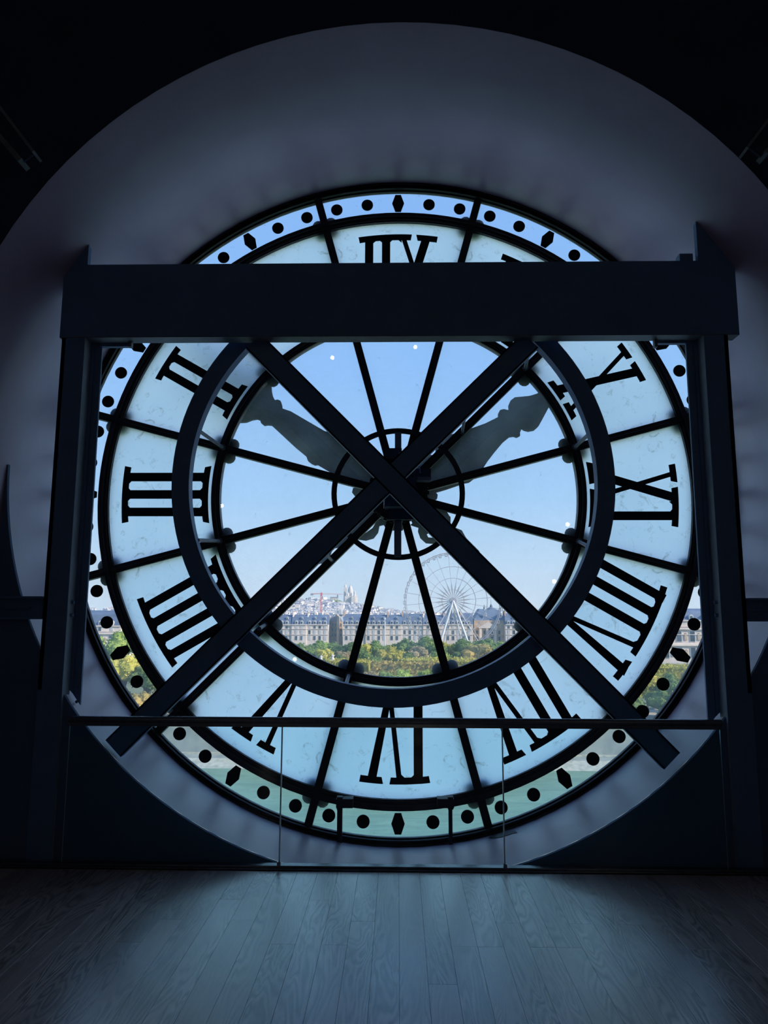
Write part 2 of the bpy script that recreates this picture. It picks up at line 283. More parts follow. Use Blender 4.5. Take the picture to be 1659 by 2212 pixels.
# ------------------------------------------------------------------ room shell
YC = 6.73; CZ = 2.880          # clock plane and centre height
YA, RA, ZA = 5.38, 2.995, 2.885    # spandrel wall behind the balustrade
YB, RB, ZB = 4.69, 3.150, 2.889    # front face of the vault
YRL = 5.283
def shell():
    n = 96
    # reveal: barrel from clock to spandrel wall, then vault with flaring jambs
    mb = MB(); rings = [(6.79, 3.165, CZ), (6.3, 3.11, 2.881), (5.85, 3.055, 2.883), (YA, RA, ZA)]
    vs = []
    def rA(a):
        t = max(0, min(1, math.sin(a)/.55)); t = t*t*(3-2*t); return RA+(3.035-RA)*t
    for y, r, z in rings:
        q = (6.79-y)/(6.79-YA)
        vs += [((3.165+(rA(2*PI*i/n)-3.165)*q)*math.cos(2*PI*i/n), y, z+(3.165+(rA(2*PI*i/n)-3.165)*q)*math.sin(2*PI*i/n)) for i in range(n)]
    fs = [(j*n+i, j*n+(i+1) % n, (j+1)*n+(i+1) % n, (j+1)*n+i) for j in range(3) for i in range(n)]
    mb.add(vs, fs)
    h = n//2; rows = [(YA, RA, ZA, 0), (5.04, RA+.5*(RB-RA), .5*(ZA+ZB), .13), (YB, RB, ZB, .25)]
    vs = []
    for y, r, z, fl in rows:
        row = [(r+.20+fl, y, 0), (r+.09+fl*.5, y, 1.2), (r+.025+fl*.15, y, 2.2)]
        q = (YA-y)/(YA-YB)
        row += [((rA(PI*i/h)+(RB-rA(PI*i/h))*q)*math.cos(PI*i/h), y, z+(rA(PI*i/h)+(RB-rA(PI*i/h))*q)*math.sin(PI*i/h)) for i in range(h+1)]
        row += [(-r-.025-fl*.15, y, 2.2), (-r-.09-fl*.5, y, 1.2), (-r-.20-fl, y, 0)]
        vs += row; k = len(row)
    mb.add(vs, [(j*k+i, j*k+i+1, (j+1)*k+i+1, (j+1)*k+i) for j in range(2) for i in range(k-1)])
    me = mb.mesh('wall_reveal', 'reveal'); bq = bmesh.new(); bq.from_mesh(me); bmesh.ops.remove_doubles(bq, verts=bq.verts, dist=.002); bmesh.ops.recalc_face_normals(bq, faces=bq.faces); bq.to_mesh(me); bq.free()
    rev = link('wall_reveal', me, smooth=True, norm=False); tag(rev, kind='structure')
    # peeled paint by the sill
    mb = MB()
    p = [(1055, 1812), (1066, 1804), (1084, 1799), (1101, 1797), (1112, 1795), (1118, 1800), (1108, 1801), (1096, 1806), (1076, 1811)]
    def onrev(px, py):
        lo, hi = 5.4, 6.7
        for _ in range(40):
            m = (lo+hi)/2; q = at(px, py, m); R = 3.165+(RA-3.165)*(6.79-m)/(6.79-YA)
            if math.hypot(q.x, q.z-CZ) < R: lo = m
            else: hi = m
        q = at(px, py, lo); q.z += .006; return q
    top = [onrev(*q) for q in p]; mb.add(top+[v-Vector((0, 0, .012)) for v in top], [tuple(range(len(p)))]+[tuple(range(2*len(p)-1, len(p)-1, -1))])
    tag(put('peeled_paint', mb, 'iron', rev), 'dark gash where the paint has peeled')
    # spandrel wall (two corners under the circle)
    mb = MB()
    for s in (1, -1):
        pts = []
        a0 = -math.asin((ZA)/RA) if ZA < RA else -PI/2
        for i in range(33):
            a = a0+(0-a0)*i/32; pts.append((s*RA*math.cos(a), ZA+RA*math.sin(a)))
        pts += [(s*(RA+.03), 2.2), (s*(RA+.09), 1.2), (s*(RA+.22), 0)]
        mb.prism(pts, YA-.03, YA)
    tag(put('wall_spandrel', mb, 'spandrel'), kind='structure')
    # wall round the vault mouth
    pts = [(7, 0), (7, 8), (-7, 8), (-7, 0), (-(RB+.45), 0), (-(RB+.215), 1.2), (-(RB+.0625), 2.2)]
    pts += [((RB+.006)*math.cos(a), ZB+(RB+.006)*math.sin(a)) for a in [PI-PI*i/64 for i in range(65)]]
    pts += [(RB+.0625, 2.2), (RB+.215, 1.2), (RB+.45, 0)]
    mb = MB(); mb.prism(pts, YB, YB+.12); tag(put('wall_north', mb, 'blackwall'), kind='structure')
    for nm, b in (('wall_left', (-7.1, -7, -7, 7, 0, 8)), ('wall_right', (7, 7.1, -7, 7, 0, 8)), ('wall_south', (-7.1, 7.1, -7.1, -7, 0, 8)), ('ceiling', (-7.1, 7.1, -7.1, 5, 8, 8.1))):
        mb = MB(); mb.box(*b); tag(put(nm, mb, 'roomwall'), kind='structure')
    # outer facade of the museum round the clock
    mb = MB(); n = 64
    vs = [(3.17*math.cos(2*PI*i/n), 6.80, CZ+3.17*math.sin(2*PI*i/n)) for i in range(n)]
    sq = []
    for i in range(n):
        c, s_ = math.cos(2*PI*i/n), math.sin(2*PI*i/n); k = 25/max(abs(c), abs(s_)); sq.append((c*k, 6.80, CZ+s_*k))
    mb.add(vs+sq, [(i, (i+1) % n, (i+1) % n+n, i+n) for i in range(n)])
    tag(put('wall_facade', mb, 'stone'), kind='structure')
    # floor with single planks
    mb = MB(); mb.box(-7, 7, -7, YA+.02, -.12, -.006)
    fl = put('floor', mb, 'subfloor'); tag(fl, kind='structure')
    w = .139; meshes = {}
    x = -3.26; r = random.Random(3); 
    while x < 3.2:
        y = YRL-.06
        first = True
        while y > 2.2:
            ln = r.choice([1.0, 1.3, 1.6, 2.0, 2.3]) if not first else r.choice([.5, .8, 1.1, 1.5, 1.9, 2.3]); first = False
            if ln not in meshes:
                hw, hl, t, b = w/2-.0006, ln/2-.0005, 0, .0005
                q = MB(); q.add([(-hw,-hl,-.005),(hw,-hl,-.005),(hw,hl,-.005),(-hw,hl,-.005),(-hw,-hl,-b),(hw,-hl,-b),(hw,hl,-b),(-hw,hl,-b),(-hw+b,-hl+b,0),(hw-b,-hl+b,0),(hw-b,hl-b,0),(-hw+b,hl-b,0)],
                   [(0,3,2,1),(8,9,10,11)]+[(i,(i+1)%4,(i+1)%4+4,i+4) for i in range(4)]+[(i+4,(i+1)%4+4,(i+1)%4+8,i+8) for i in range(4)])
                meshes[ln] = q.mesh('plank', 'wood')
            if not (abs(x) > 2.2 and y < 3.4):
                link('plank', meshes[ln], fl, (x, y-ln/2, r.uniform(-.0001, .0001)), norm=False)
            y -= ln
        x += w
    mb = MB(); mb.box(-3.1, 3.1, YRL+.03, YA+.012, -.05, .0); tag(put('trim_1', mb, 'sill'), kind='structure')
shell()

# ------------------------------------------------------------------ the clock
R1, R2, R3 = 1.738, 2.813, 3.122
def P(r, a, y=0): return (r*math.cos(a), y, r*math.sin(a))
def build_clock():
    ck = empty('tower_clock', (0, YC, CZ))
    tag(ck, 'giant round glass tower clock with reversed roman numerals, seen from inside', 'clock')
    yf = -.05
    def rim(name, rc, w, extra=0, lab=None):
        h = w/2
        prof = [(rc-h, 0), (rc-h, yf+.02), (rc-h+.014, yf+.02), (rc-h+.014, yf+.006), (rc-.008, yf+.006), (rc-.008, yf-.018), (rc+.008, yf-.018), (rc+.008, yf+.006), (rc+h-.014, yf+.006), (rc+h-.014, yf+.02), (rc+h, yf+.02), (rc+h, 0), (rc+h, .05+extra), (rc-h, .05+extra)]
        mb = MB(); mb.ring(prof, (0, 0), 144); o = put(name, mb, 'iron', ck); return o
    rim('inner_rim', R1, .080); rim('middle_rim', R2, .098)
    prof = [(3.088, 0), (3.088, -.03), (3.10, -.03), (3.10, -.07), (3.112, -.07), (3.112, -.045), (3.13, -.045), (3.13, -.09), (3.16, -.09), (3.175, -.02), (3.175, .045), (3.155, .045), (3.14, .012), (3.088, .012)]
    mb = MB(); mb.ring(prof, (0, 0), 144); put('outer_rim', mb, 'iron', ck)
    # radial glazing bars
    def spoke_mesh():
        w = .072; h = w/2; prof = [(-h, .05), (-h, yf+.022), (-h+.013, yf+.022), (-h+.013, yf+.010), (-.007, yf+.010), (-.007, yf-.012), (.007, yf-.012), (.007, yf+.010), (h-.013, yf+.010), (h-.013, yf+.022), (h, yf+.022), (h, .05)]
        n = len(prof); vs = [(r, y, t) for r in (.22, 3.095) for t, y in prof]
        mb = MB(); mb.add(vs, [tuple(range(n)), tuple(range(2*n-1, n-1, -1))]+[(i, i+n, (i+1) % n+n, (i+1) % n) for i in range(n)])
        me = mb.mesh('glazing_bar', 'iron'); fixn(me); return me
    sm = spoke_mesh()
    for k in range(12):
        o = link('glazing_bar', sm, ck, norm=False); o.rotation_euler = (0, -(math.radians(15+30*k)), 0)
    # four-lobed bosses outside the glass at the crossings
    mb = MB()
    for sx_, sz in ((1, 1), (1, -1), (-1, 1), (-1, -1)):
        mb.ball((sx_*.064, .048, sz*.064), .062, 12, (1, .5, 1))
    mb.tube((0, .05, 0), (0, .10, 0), .05, 12)
    bm_ = mb.mesh('boss', 'iron'); fixn(bm_); bm_.polygons.foreach_set('use_smooth', [True]*len(bm_.polygons))
    for R in (R1, R2):
        for k in range(12):
            a = math.radians(15+30*k); o = link('boss', bm_, ck, P(R, a), norm=False); o.rotation_euler = (0, -a, 0)
    # panes
    def pane(r0, r1, gap, mats, mi_in, mi_out, name):
        a = math.radians(15); n = 12; vs = []
        for r in (r0, r1):
            g = gap/r
            for i in range(n+1):
                t = -a+g+(2*a-2*g)*i/n
                vs.append((r*math.cos(t), -.004, r*math.sin(t))); vs.append((r*math.cos(t), .008, r*math.sin(t)))
        m = 2*(n+1); mb = MB()
        for i in range(n):
            b = 2*i
            mb.add([], []); 
        fs_in = [(2*i, 2*i+2, m+2*i+2, m+2*i) for i in range(n)]; fs_out = [(2*i+1, m+2*i+1, m+2*i+3, 2*i+3) for i in range(n)]
        edge = [(2*i, 2*i+1, 2*i+3, 2*i+2) for i in range(n)]+[(m+2*i, m+2*i+2, m+2*i+3, m+2*i+1) for i in range(n)]+[(0, m, m+1, 1), (2*n, 2*n+1, m+2*n+1, m+2*n)]
        mb.v = vs; mb.f = fs_in+fs_out+edge; mb.mi = [mi_in]*n+[mi_out]*n+[0]*len(edge)
        return mb.mesh(name, mats)
    clear = ['glassbody', 'dusty']; opal = ['glassbody', 'polish', 'opal']
    m_in = pane(.24, R1-.03, .02, clear, 1, 0, 'clear_pane'); m_mid = pane(R1+.03, R2-.04, .025, opal, 1, 2, 'opal_pane'); m_out = pane(R2+.04, 3.092, .025, clear, 1, 0, 'rim_pane')
    for k in range(12):
        for nm, me in (('clear_pane', m_in), ('opal_pane', m_mid), ('rim_pane', m_out)):
            o = link(nm, me, ck, norm=False); o.rotation_euler = (0, -math.radians(30*k), 0)
            rr = rnd.uniform(-.0012, .0012)
            if nm == 'opal_pane': o['label'] = 'milky opal glass pane'
    # minute dots and hour lozenges on the rim
    RM = 2.972
    dot = MB(); dot.tube((0, -.016, 0), (0, -.004, 0), .058, 28); dm = dot.mesh('minute_dot', 'numeral'); fixn(dm)
    loz = MB(); loz.prism([(-.09, -.028), (0, -.060), (.09, -.028), (.09, .028), (0, .060), (-.09, .028)], -.016, -.004); lm = loz.mesh('hour_lozenge', 'numeral'); fixn(lm)
    for k in range(60):
        a = math.radians(90+6*k)
        o = link('hour_lozenge' if k % 5 == 0 else 'minute_dot', lm if k % 5 == 0 else dm, ck, P(RM, a), norm=False); o.rotation_euler = (0, -a, 0)
    # numerals, u along reading direction (from outside), v radial
    def numeral(txt):
        vi, vo, st, th, sp, fo = (1.858 if 'V' in txt else 1.812), 2.637, .082, .058, .169, .066
        mb = MB(); cur = 0; strokes = []; V = []
        # layout widths
        items = []; x = 0
        for i, ch in enumerate(txt):
            if ch == 'I': items.append((ch, x)); x += sp
            elif ch == 'V': items.append((ch, x)); x += .255+sp
            elif ch == 'X': items.append((ch, x)); x += .240+sp
        tot = x-sp; off = -tot/2
        if txt == 'VI': off -= .03
        polys = []; outer = []; inner = []     # foot intervals
        def stroke(u0, u1, w):   # from outer u0 to inner u1
            d = w/2; polys.append([(u0-d, vo-.02), (u0+d, vo-.02), (u1+d, vi+.02), (u1-d, vi+.02)])
        for ch, x0 in items:
            u = x0+off
            if ch == 'I': stroke(u, u, st); outer.append((u, st)); inner.append((u, st))
            if ch == 'V':
                polys.append([(u-st/2, vo-.02), (u+st/2, vo-.02), (u+.16+.03, vi-.01), (u+.16-.03, vi-.01)])
                polys.append([(u+.255-.024, vo-.02), (u+.255+.024, vo-.02), (u+.16+.03, vi-.01), (u+.16-.012, vi-.01)])
                outer += [(u, st), (u+.255, .048)]
            if ch == 'X':
                stroke(u, u+.24, st*1.05); stroke(u+.24, u, .046); outer += [(u, st), (u+.24, .046)]; inner += [(u, .046), (u+.24, st)]
        def feet(lst, v, sgn):
            lst = sorted(lst); groups = []
            for u, w in lst:
                if groups and u-groups[-1][-1][0] < .215: groups[-1].append((u, w))
                else: groups.append([(u, w)])
            for g in groups:
                a, b = g[0][0]-g[0][1]/2-fo, g[-1][0]+g[-1][1]/2+fo; n = 10
                def arc(u, dv): rr = v+dv; return (u, math.sqrt(max(rr*rr-u*u, 0)))
                top = [arc(a+(b-a)*i/n, 0) for i in range(n+1)]
                low = [arc(b-(b-a)*i/n, -sgn*th) for i in range(n+1)]
                low[0] = (low[0][0]-.012, low[0][1]); low[-1] = (low[-1][0]+.012, low[-1][1])
                polys.append(top+low)
                for (u, w) in g:     # little haunches beside each stroke
                    for s in (-1, 1):
                        e = u+s*w/2; base = arc(e, -sgn*(th-.006))[1]
                        inside = (s < 0 and u > g[0][0]) or (s > 0 and u < g[-1][0])
                        k = .028 if inside else .0
                        if k: polys.append([(e-s*.01, base), (e+s*k, base), (e-s*.01, base-sgn*.034)])
        feet(outer, vo, 1)
        if inner: feet(inner, vi, -1)
        for i, p in enumerate(polys):
            mb.prism([(uu, vv) for uu, vv in p], -.0165-i*.00004, -.0045)
        me = mb.mesh('numeral', 'numeral'); fixn(me); return me
    NUM = ['XII', 'I', 'II', 'III', 'IIII', 'V', 'VI', 'VII', 'VIII', 'IX', 'X', 'XI']
    for h, txt in enumerate(NUM):
        th_ = math.radians(90+30*h); er = (math.cos(th_), math.sin(th_)); et = (-math.sin(th_), math.cos(th_))
        o = link('numeral', numeral(txt), ck, norm=False)
        # local x -> e_theta, local z -> e_r
        mtx = Matrix(((et[0], 0, er[0], 0), (0, 1, 0, 0), (et[1], 0, er[1], 0), (0, 0, 0, 1)))
        if mtx.determinant() < 0:
            me = o.data; me.transform(Matrix.Scale(-1, 4, (1, 0, 0))); me.flip_normals(); mtx = mtx @ Matrix.Scale(-1, 4, (1, 0, 0))
        o.matrix_local = mtx
        o['label'] = 'black roman numeral %s mirrored' % txt
    # hub ring with plate holes, hub and gearbox
    def lp(px, py, Y): q = at(px, py, Y); return Vector((q.x, q.y-YC, q.z-CZ))
    mb = MB(); mb.ring([(.578, -.062), (.578, -.078), (.628, -.078), (.628, -.062)], (0, 0), 72); put('hub_ring', mb, 'iron', ck, smooth=False)
    hb = MB(); hb.tube((0, -.16, 0), (0, .05, 0), .275, 40); hb.tube((0, -.2, 0), (0, -.16, 0), .225, 40)
    for i in range(28):
        a = 2*PI*i/28; hb.bar(P(.26, a, -.10), P(.29, a, -.10), .03, .05)
    hub = put('hub', hb, 'iron', ck)
    def lbox(name, x0, y0, x1, y1, Y, depth, mat, lab=None):
        a, b = lp(x0, y0, Y), lp(x1, y1, Y); mb = MB(); mb.box(min(a.x, b.x), max(a.x, b.x), Y-YC, Y-YC+depth, min(a.z, b.z), max(a.z, b.z)); o = put(name, mb, mat, ck)
        if lab: o['label'] = lab
        return o
    gb = lbox('gearbox', 832, 1030, 898, 1094, 6.30, .25, 'darksteel'); lbox('gearbox_plate', 838, 1090, 893, 1122, 6.48, .06, 'darksteel')
    mt = lbox('motor', 895, 1012, 931, 1036, 6.32, .14, 'darksteel'); lbox('motor_flange', 902, 1030, 930, 1037, 6.315, .10, 'greybar', 'pale grey underside bracket')
    lbox('hanger_bar', 853, 934, 867, 970, 6.60, .04, 'greybar', 'pale grey flat bar with bolt holes'); lbox('hanger_bar', 851.5, 1124, 867, 1203, 6.60, .04, 'greybar', 'pale grey flat bar with bolt holes')
    lbox('hanger_block', 831, 968, 868, 990, 6.56, .10, 'darksteel')
    mb = MB(); pts = [lp(866, 985, 6.4), lp(862, 979, 6.38), lp(872, 978, 6.35), lp(885, 1000, 6.32), lp(905, 1005, 6.31), lp(908, 1022, 6.30)]
    for p, q in zip(pts, pts[1:]): mb.tube(p, q, .006, 6)
    put('cable', mb, 'steel', ck)
    mb = MB(); q = lp(930.5, 1038, 6.31); mb.ball(q, .008); put('fastener', mb, 'chrome', ck); mb = MB(); mb.tube(lp(831.5, 1070, 6.32), lp(830.5, 1098, 6.32), .008, 8); put('fastener', mb, 'chrome', ck)
    # hands outside the glass
    YH = 7.02
    def hand(name, up, lo, tip, tail, Y, lab):
        pts = up+tip+lo
        mb = MB()
        w = []
        for (x, y) in pts:
            q = lp(x, y, Y); w.append((q.x, q.z))
        mb.prism(w, Y-YC, Y-YC+.05)
        # raised keel along the blade
        c0 = lp(860, 1068, Y); tp = lp(*tip[len(tip)//2], Y); mb.bar(c0+Vector((0, .0, 0)), tp, .05, .03, (0, 1, 0))
        for poly in tail:
            w = [(lp(x, y, Y).x, lp(x, y, Y).z) for x, y in poly]; mb.prism(w, Y-YC+.003, Y-YC+.047)
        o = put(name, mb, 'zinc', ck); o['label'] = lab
    Z = lambda l, ox, oy, k: [(ox+x/k, oy+y/k) for x, y in l]
    # minute hand (up-left)
    up = Z([(1880, 1180), (1659, 1010), (1520, 890), (1340, 705), (1300, 698), (1200, 640), (1080, 570), (960, 500), (872, 470), (868, 430), (855, 392), (825, 382), (800, 388), (775, 340), (765, 290), (760, 230), (735, 195), (690, 165)], 420, 780, 4.608)
    tip = Z([(560, 60), (420, 40), (200, -120), (-300, -330), (120, 60), (180, 200), (230, 330), (330, 520)], 420, 780, 4.608)
    lo = Z([(400, 585), (450, 606), (510, 603), (570, 580), (620, 572), (655, 585), (660, 612), (690, 636), (725, 630), (765, 634), (880, 740), (1000, 852), (1112, 945), (1128, 990), (1160, 1015), (1195, 1032), (1225, 1028), (1390, 1125), (1560, 1215), (1800, 1400)], 420, 780, 4.608)
    K = lambda l: Z(l, 660, 880, 4.1475)
    tailm = [K([(900, 900), (1130, 880), (1300, 980), (1300, 1060), (1400, 1100), (1440, 1170), (1560, 1290), (1500, 1360), (1330, 1290), (1230, 1240), (1150, 1130), (1060, 1010), (960, 1040)]),
             K([(940, 1050), (1000, 1010), (1080, 1040), (1110, 1120), (1085, 1135), (1100, 1165), (1160, 1168), (1230, 1150), (1210, 1195), (1150, 1220), (1080, 1215), (1030, 1170), (1008, 1110), (1012, 1075), (970, 1062)]),
             K([(1150, 870), (1220, 915), (1270, 940), (1298, 985), (1290, 1040), (1200, 1000)])]
    hand('minute_hand', up, lo, tip, tailm, YH, 'long dark weathered hand pointing up to the left')
    # hour hand (up-right)
    up2 = Z([(-330, 1330), (20, 1110), (90, 1030), (95, 985), (130, 930), (200, 875), (300, 850), (420, 812), (560, 762), (640, 722), (684, 700), (684, 665), (700, 635), (735, 626), (785, 638), (782, 585), (800, 545), (840, 515), (900, 510), (980, 502), (1090, 468)], 920, 740, 4.366)
    tip2 = Z([(1200, 420), (1420, 250), (1300, 450)], 920, 740, 4.366)
    lo2 = Z([(1170, 590), (1125, 675), (1065, 785), (1025, 822), (970, 832), (930, 822), (905, 806), (888, 850), (890, 876), (862, 890), (830, 880), (790, 886), (730, 935), (650, 1030), (585, 1115), (530, 1200), (450, 1285), (410, 1315), (360, 1325), (200, 1380), (-100, 1470)], 920, 740, 4.366)
    tailh = [K([(700, 760), (590, 920), (420, 1085), (250, 1240), (160, 1330), (110, 1400), (200, 1395), (240, 1260), (330, 1255), (440, 1150), (590, 1010), (780, 900)]),
             K([(640, 1010), (600, 1080), (460, 1180), (540, 1192), (610, 1172), (650, 1120), (662, 1060), (700, 1050), (730, 1100), (870, 1100), (900, 1040), (700, 980)]),
             K([(560, 690), (470, 715), (425, 722), (416, 760), (440, 790), (480, 800), (600, 760)]),
             K([(1090, 690), (1130, 730), (1160, 755), (1185, 780), (1180, 815), (1150, 838), (1110, 835), (1060, 760)]),
             K([(960, 560), (1010, 520), (1060, 450), (1100, 422), (1145, 428), (1120, 470), (1060, 530), (1000, 590)])]
    hand('hour_hand', up2, lo2, tip2, tailh, YH+.09, 'short broad dark hand pointing up to the right')
    # brackets that hold the middle rim to the sill
    for (x0, x1, c0, c1, yb) in ((728.5, 738.5, 726, 762, 1822), (969, 978, 945, 981, 1825)):
        Y = 6.60; mb = MB()
        a, b = lp(x0, 1732, Y), lp(x1, yb, Y); mb.box(a.x, b.x, Y-YC, Y-YC+.05, b.z, a.z)
        a, b = lp(c0, 1726, Y-.03), lp(c1, 1746, Y-.03); mb.box(a.x, b.x, Y-YC-.03, Y-YC+.08, b.z, a.z)
        a, b = lp((x0+x1)/2-6, 1722, Y-.04), lp((x0+x1)/2+6, 1749, Y-.04); mb.box(a.x, b.x, Y-YC-.04, Y-YC+.02, b.z, a.z)
        put('support_bracket', mb, 'iron', ck)
    return ck
clock = build_clock()

# ------------------------------------------------------------------ steel frame in front of the clock
def build_frame():
    org = Vector((0, 5.4, 0)); fr = empty('steel_frame', org)
    tag(fr, 'dark riveted steel portal frame with cross braces and large ring before the clock', 'frame')
    def A(px, py, Y): return at(px, py, Y)-org
    YF = 5.32
    # columns: face plate, side plate, riveted flange
    for side, (xo, xi, xf, xt) in (('l', (95, 147, 187.5, 190)), ('r', (1610.5, 1556, 1514, 1508))):
        s = -1 if side == 'l' else 1
        yo = 1290
        fo_, fi = at(xo, yo, YF).x, at(xi, yo, YF).x; fb = at(xf, yo, YF+.13).x; ext = at(xt, 560, YF).x
        beamtop = at(850, 568, YF).z
        mb = MB(); mb.box(min(fo_, fi), max(fo_, fi), YF-5.4, YF+.03-5.4, 0, beamtop-.05)
        mb.box(min(fo_, fo_-s*.03), max(fo_, fo_-s*.03), YF-5.4, YF+.12-5.4, 1.2, beamtop-.05)
        co = put('column', mb, 'steel', fr)
        mb = MB(); mb.box(min(fi-s*.001, fi+s*.03), max(fi-s*.001, fi+s*.03), YF+.003-5.4, YF+.125-5.4, 0, beamtop-.35); put('web_plate', mb, 'webplate', co)
        # flange cut to the curve of the reveal
        zl = ZA-math.sqrt(2.985**2-fi**2); zr = ZA-math.sqrt(2.985**2-fb**2)
        mb = MB(); mb.prism([(fi, zl+.01), (fb, zr+.01), (fb, beamtop-.3), (fi, beamtop-.3)], YF+.13-5.4, YF+.15-5.4)
        e = .03*(-s); mb.prism([(fi, zl+.01), (fi+e, zl+.01-.03), (fi+e, beamtop-.3), (fi, beamtop-.3)], YF+.115-5.4, YF+.13-5.4)
        put('flange', mb, 'steel', co, smooth=False)
        rv = MB(); z = 1.1
        while z < 3.8: rv.ball((fi-s*.055, YF+.13-5.4, z), .012, 8, (1, .7, 1)); z += .112
        z = 1.2
        while z < 3.8: rv.ball((fb+s*.02, YF+.13-5.4, z), .005, 6, (1, .7, 1)); z += .112
        r = put('rivets', rv, 'steel', co, smooth=True); r['kind'] = 'stuff'
        for py in (1301, 1329):
            q = A(155 if s < 0 else 1548.5, py, YF+.06); b = MB(); b.tube((fi-s*.0, q.y, q.z), (fi-s*.022, q.y, q.z), .014, 6); put('bolt', b, 'steel', co)
        # head of the column running into the vault
        out = s*2.62
        pts = [(ext, beamtop-.1), (ext, ZA+math.sqrt(3.035**2-ext**2)+.02)]+[(u, ZA+math.sqrt(3.035**2-u**2)+.03) for u in (s*2.4, s*2.5, out)]+[(out, beamtop-.1)]
        mb = MB(); mb.prism(pts, YF-5.4, YF+.05-5.4); put('column_head', mb, 'steel', fr)
    # beam: front web, lower flange, corner plates
    tl, bl = at(850, 568, YF), at(850, 725, YF)
    xl, xr = at(129, 730, YF).x, at(1597, 722, YF).x
    mb = MB()
    mb.box(xl, xr, YF-.004-5.4, YF+.02-5.4, bl.z, tl.z); mb.box(xl+.1, xr-.15, YF-5.4, YF+.118-5.4, tl.z-.02, tl.z-.001)
    mb.box(xl+.1, xr-.15, YF+.098-5.4, YF+.118-5.4, bl.z, tl.z)
    be = put('beam', mb, 'steel', fr)
    mb = MB(); mb.box(xl, xr, YF-.003-5.4, YF+.118-5.4, bl.z-.006, bl.z+.014); put('lower_flange', mb, 'greybar', be)  # paler than the rest of the beam: its lit underside is painted in
    for x0, x1, y1 in ((216, 283, 749), (1415, 1486, 742)):
        a, b = A(x0, 724, YF+.13), A(x1, y1, YF+.13); mb = MB(); mb.box(a.x, b.x, YF+.12-5.4, YF+.16-5.4, b.z, bl.z+.03); put('corner_plate', mb, 'steel', fr)
    for x0 in (283, 1415): 
        a = A(x0, 735, YF+.10); mb = MB(); mb.box(a.x-.012, a.x+.012, a.y-.02, a.y+.02, a.z-.06, a.z+.02); put('cleat', mb, 'greybar', fr)
    a, b = A(1470, 545, YF), A(1500, 566, YF); mb = MB(); mb.box(a.x, b.x, YF+.02-5.4, YF+.1-5.4, b.z, a.z); put('packing_block', mb, 'steel', fr)
    # cross braces
    YX = YA+.035
    c = (843.5, 1024.5)
    def brace(p, q, name, YX=YX):
        # p,q pixel centre points on the front plane
        a, b = at(*p, YX), at(*q, YX); w = .168
        mb = MB(); d = (b-a).normalized(); n = d.cross(Vector((0, 1, 0))).normalized()
        mb.bar(a-org+Vector((0, .004, 0)), b-org+Vector((0, .004, 0)), w, .012); mb.bar(a-org+Vector((0, .062, 0)), b-org+Vector((0, .062, 0)), w, .012)
        for s in (-1, 1):
            o_ = n*s*(w/2-.006)+Vector((0, .033, 0)); mb.bar(a-org+o_, b-org+o_, .012, .07)
        return put(name, mb, 'steel', fr)
    brace((548, 737), (1452, 1644), 'diagonal_brace'); brace((1146, 735), (244, 1617), 'diagonal_brace', YX+.003)
    mb = MB(); q = at(843.5, 1024.5, YX)-org; mb.tube(q+Vector((0, -.012, 0)), q+Vector((0, .0, 0)), .02, 8)
    # ring
    YR = YA+.12
    cc = Vector((-.0465*YR/5.5, 0, EYE.z+1.043*YR/5.5)); ro = 1.728*YR/5.5; ri = 1.592*YR/5.5
    mb = MB(); y0 = YR-5.4
    mb.ring([(ri, y0), (ro, y0), (ro, y0+.012), (ri+.012, y0+.012), (ri+.012, y0+.10), (ri, y0+.10)], (cc.x, cc.z), 128)
    mb.ring([(ro-.012, y0+.012), (ro, y0+.012), (ro, y0+.10), (ro-.012, y0+.10)], (cc.x, cc.z), 128)
    put('ring', mb, 'steel', fr)
    # stay rods from the ring and braces to the clock rim
    for (px, py, ang) in ((429, 930, 165), (427, 1167, 195), (1272, 938, 15), (1270, 1180, -15), (1140, 765, 45), (560, 1358, 225), (747, 1480, 255)):
        p = at(px, py, YR+.09)-org; a = math.radians(ang); q = Vector((R1*math.cos(a), YC-.05, CZ+R1*math.sin(a)))-org
        mb = MB(); mb.tube(p, q, .016, 8); mb.tube(q+Vector((0, -.02, 0)), q+Vector((0, .02, 0)), .03, 8); put('stay_rod', mb, 'greybar', fr)
    for (x0, y0_, x1, y1) in ((1004, 898, 999, 932), (700, 1192, 716, 1210)):
        p = at(x0, y0_, YX+.06)-org; q = at(x1, y1, YC-.06)-org; mb = MB(); mb.tube(p, q, .014, 8); mb.tube(q, q+Vector((0, .02, 0)), .024, 8); put('stay_rod', mb, 'greybar', fr)
    # horizontal ties from the columns to the side walls
    for s, xa in ((-1, at(95, 1300, YF).x), (1, at(1611, 1300, YF).x)):
        z1, z0 = at(829, 1290, YF).z, at(829, 1340, YF).z; xe = s*3.05; x0, x1 = min(xa, xe), max(xa, xe)
        mb = MB(); mb.box(x0, x1, YF+.02-5.4, YF+.05-5.4, z0, z1); mb.box(x0, x1, YF-.03-5.4, YF+.02-5.4, z0, z0+.014); mb.box(x0, x1, YF-.03-5.4, YF+.02-5.4, z1-.014, z1)
        zz = at(829, 1315, YF).z; mb.box(x0, x1-.1 if s < 0 else x1, YF-.012-5.4, YF+.02-5.4, zz-.004, zz+.004)
        put('tie_beam', mb, 'steel', fr)
build_frame()

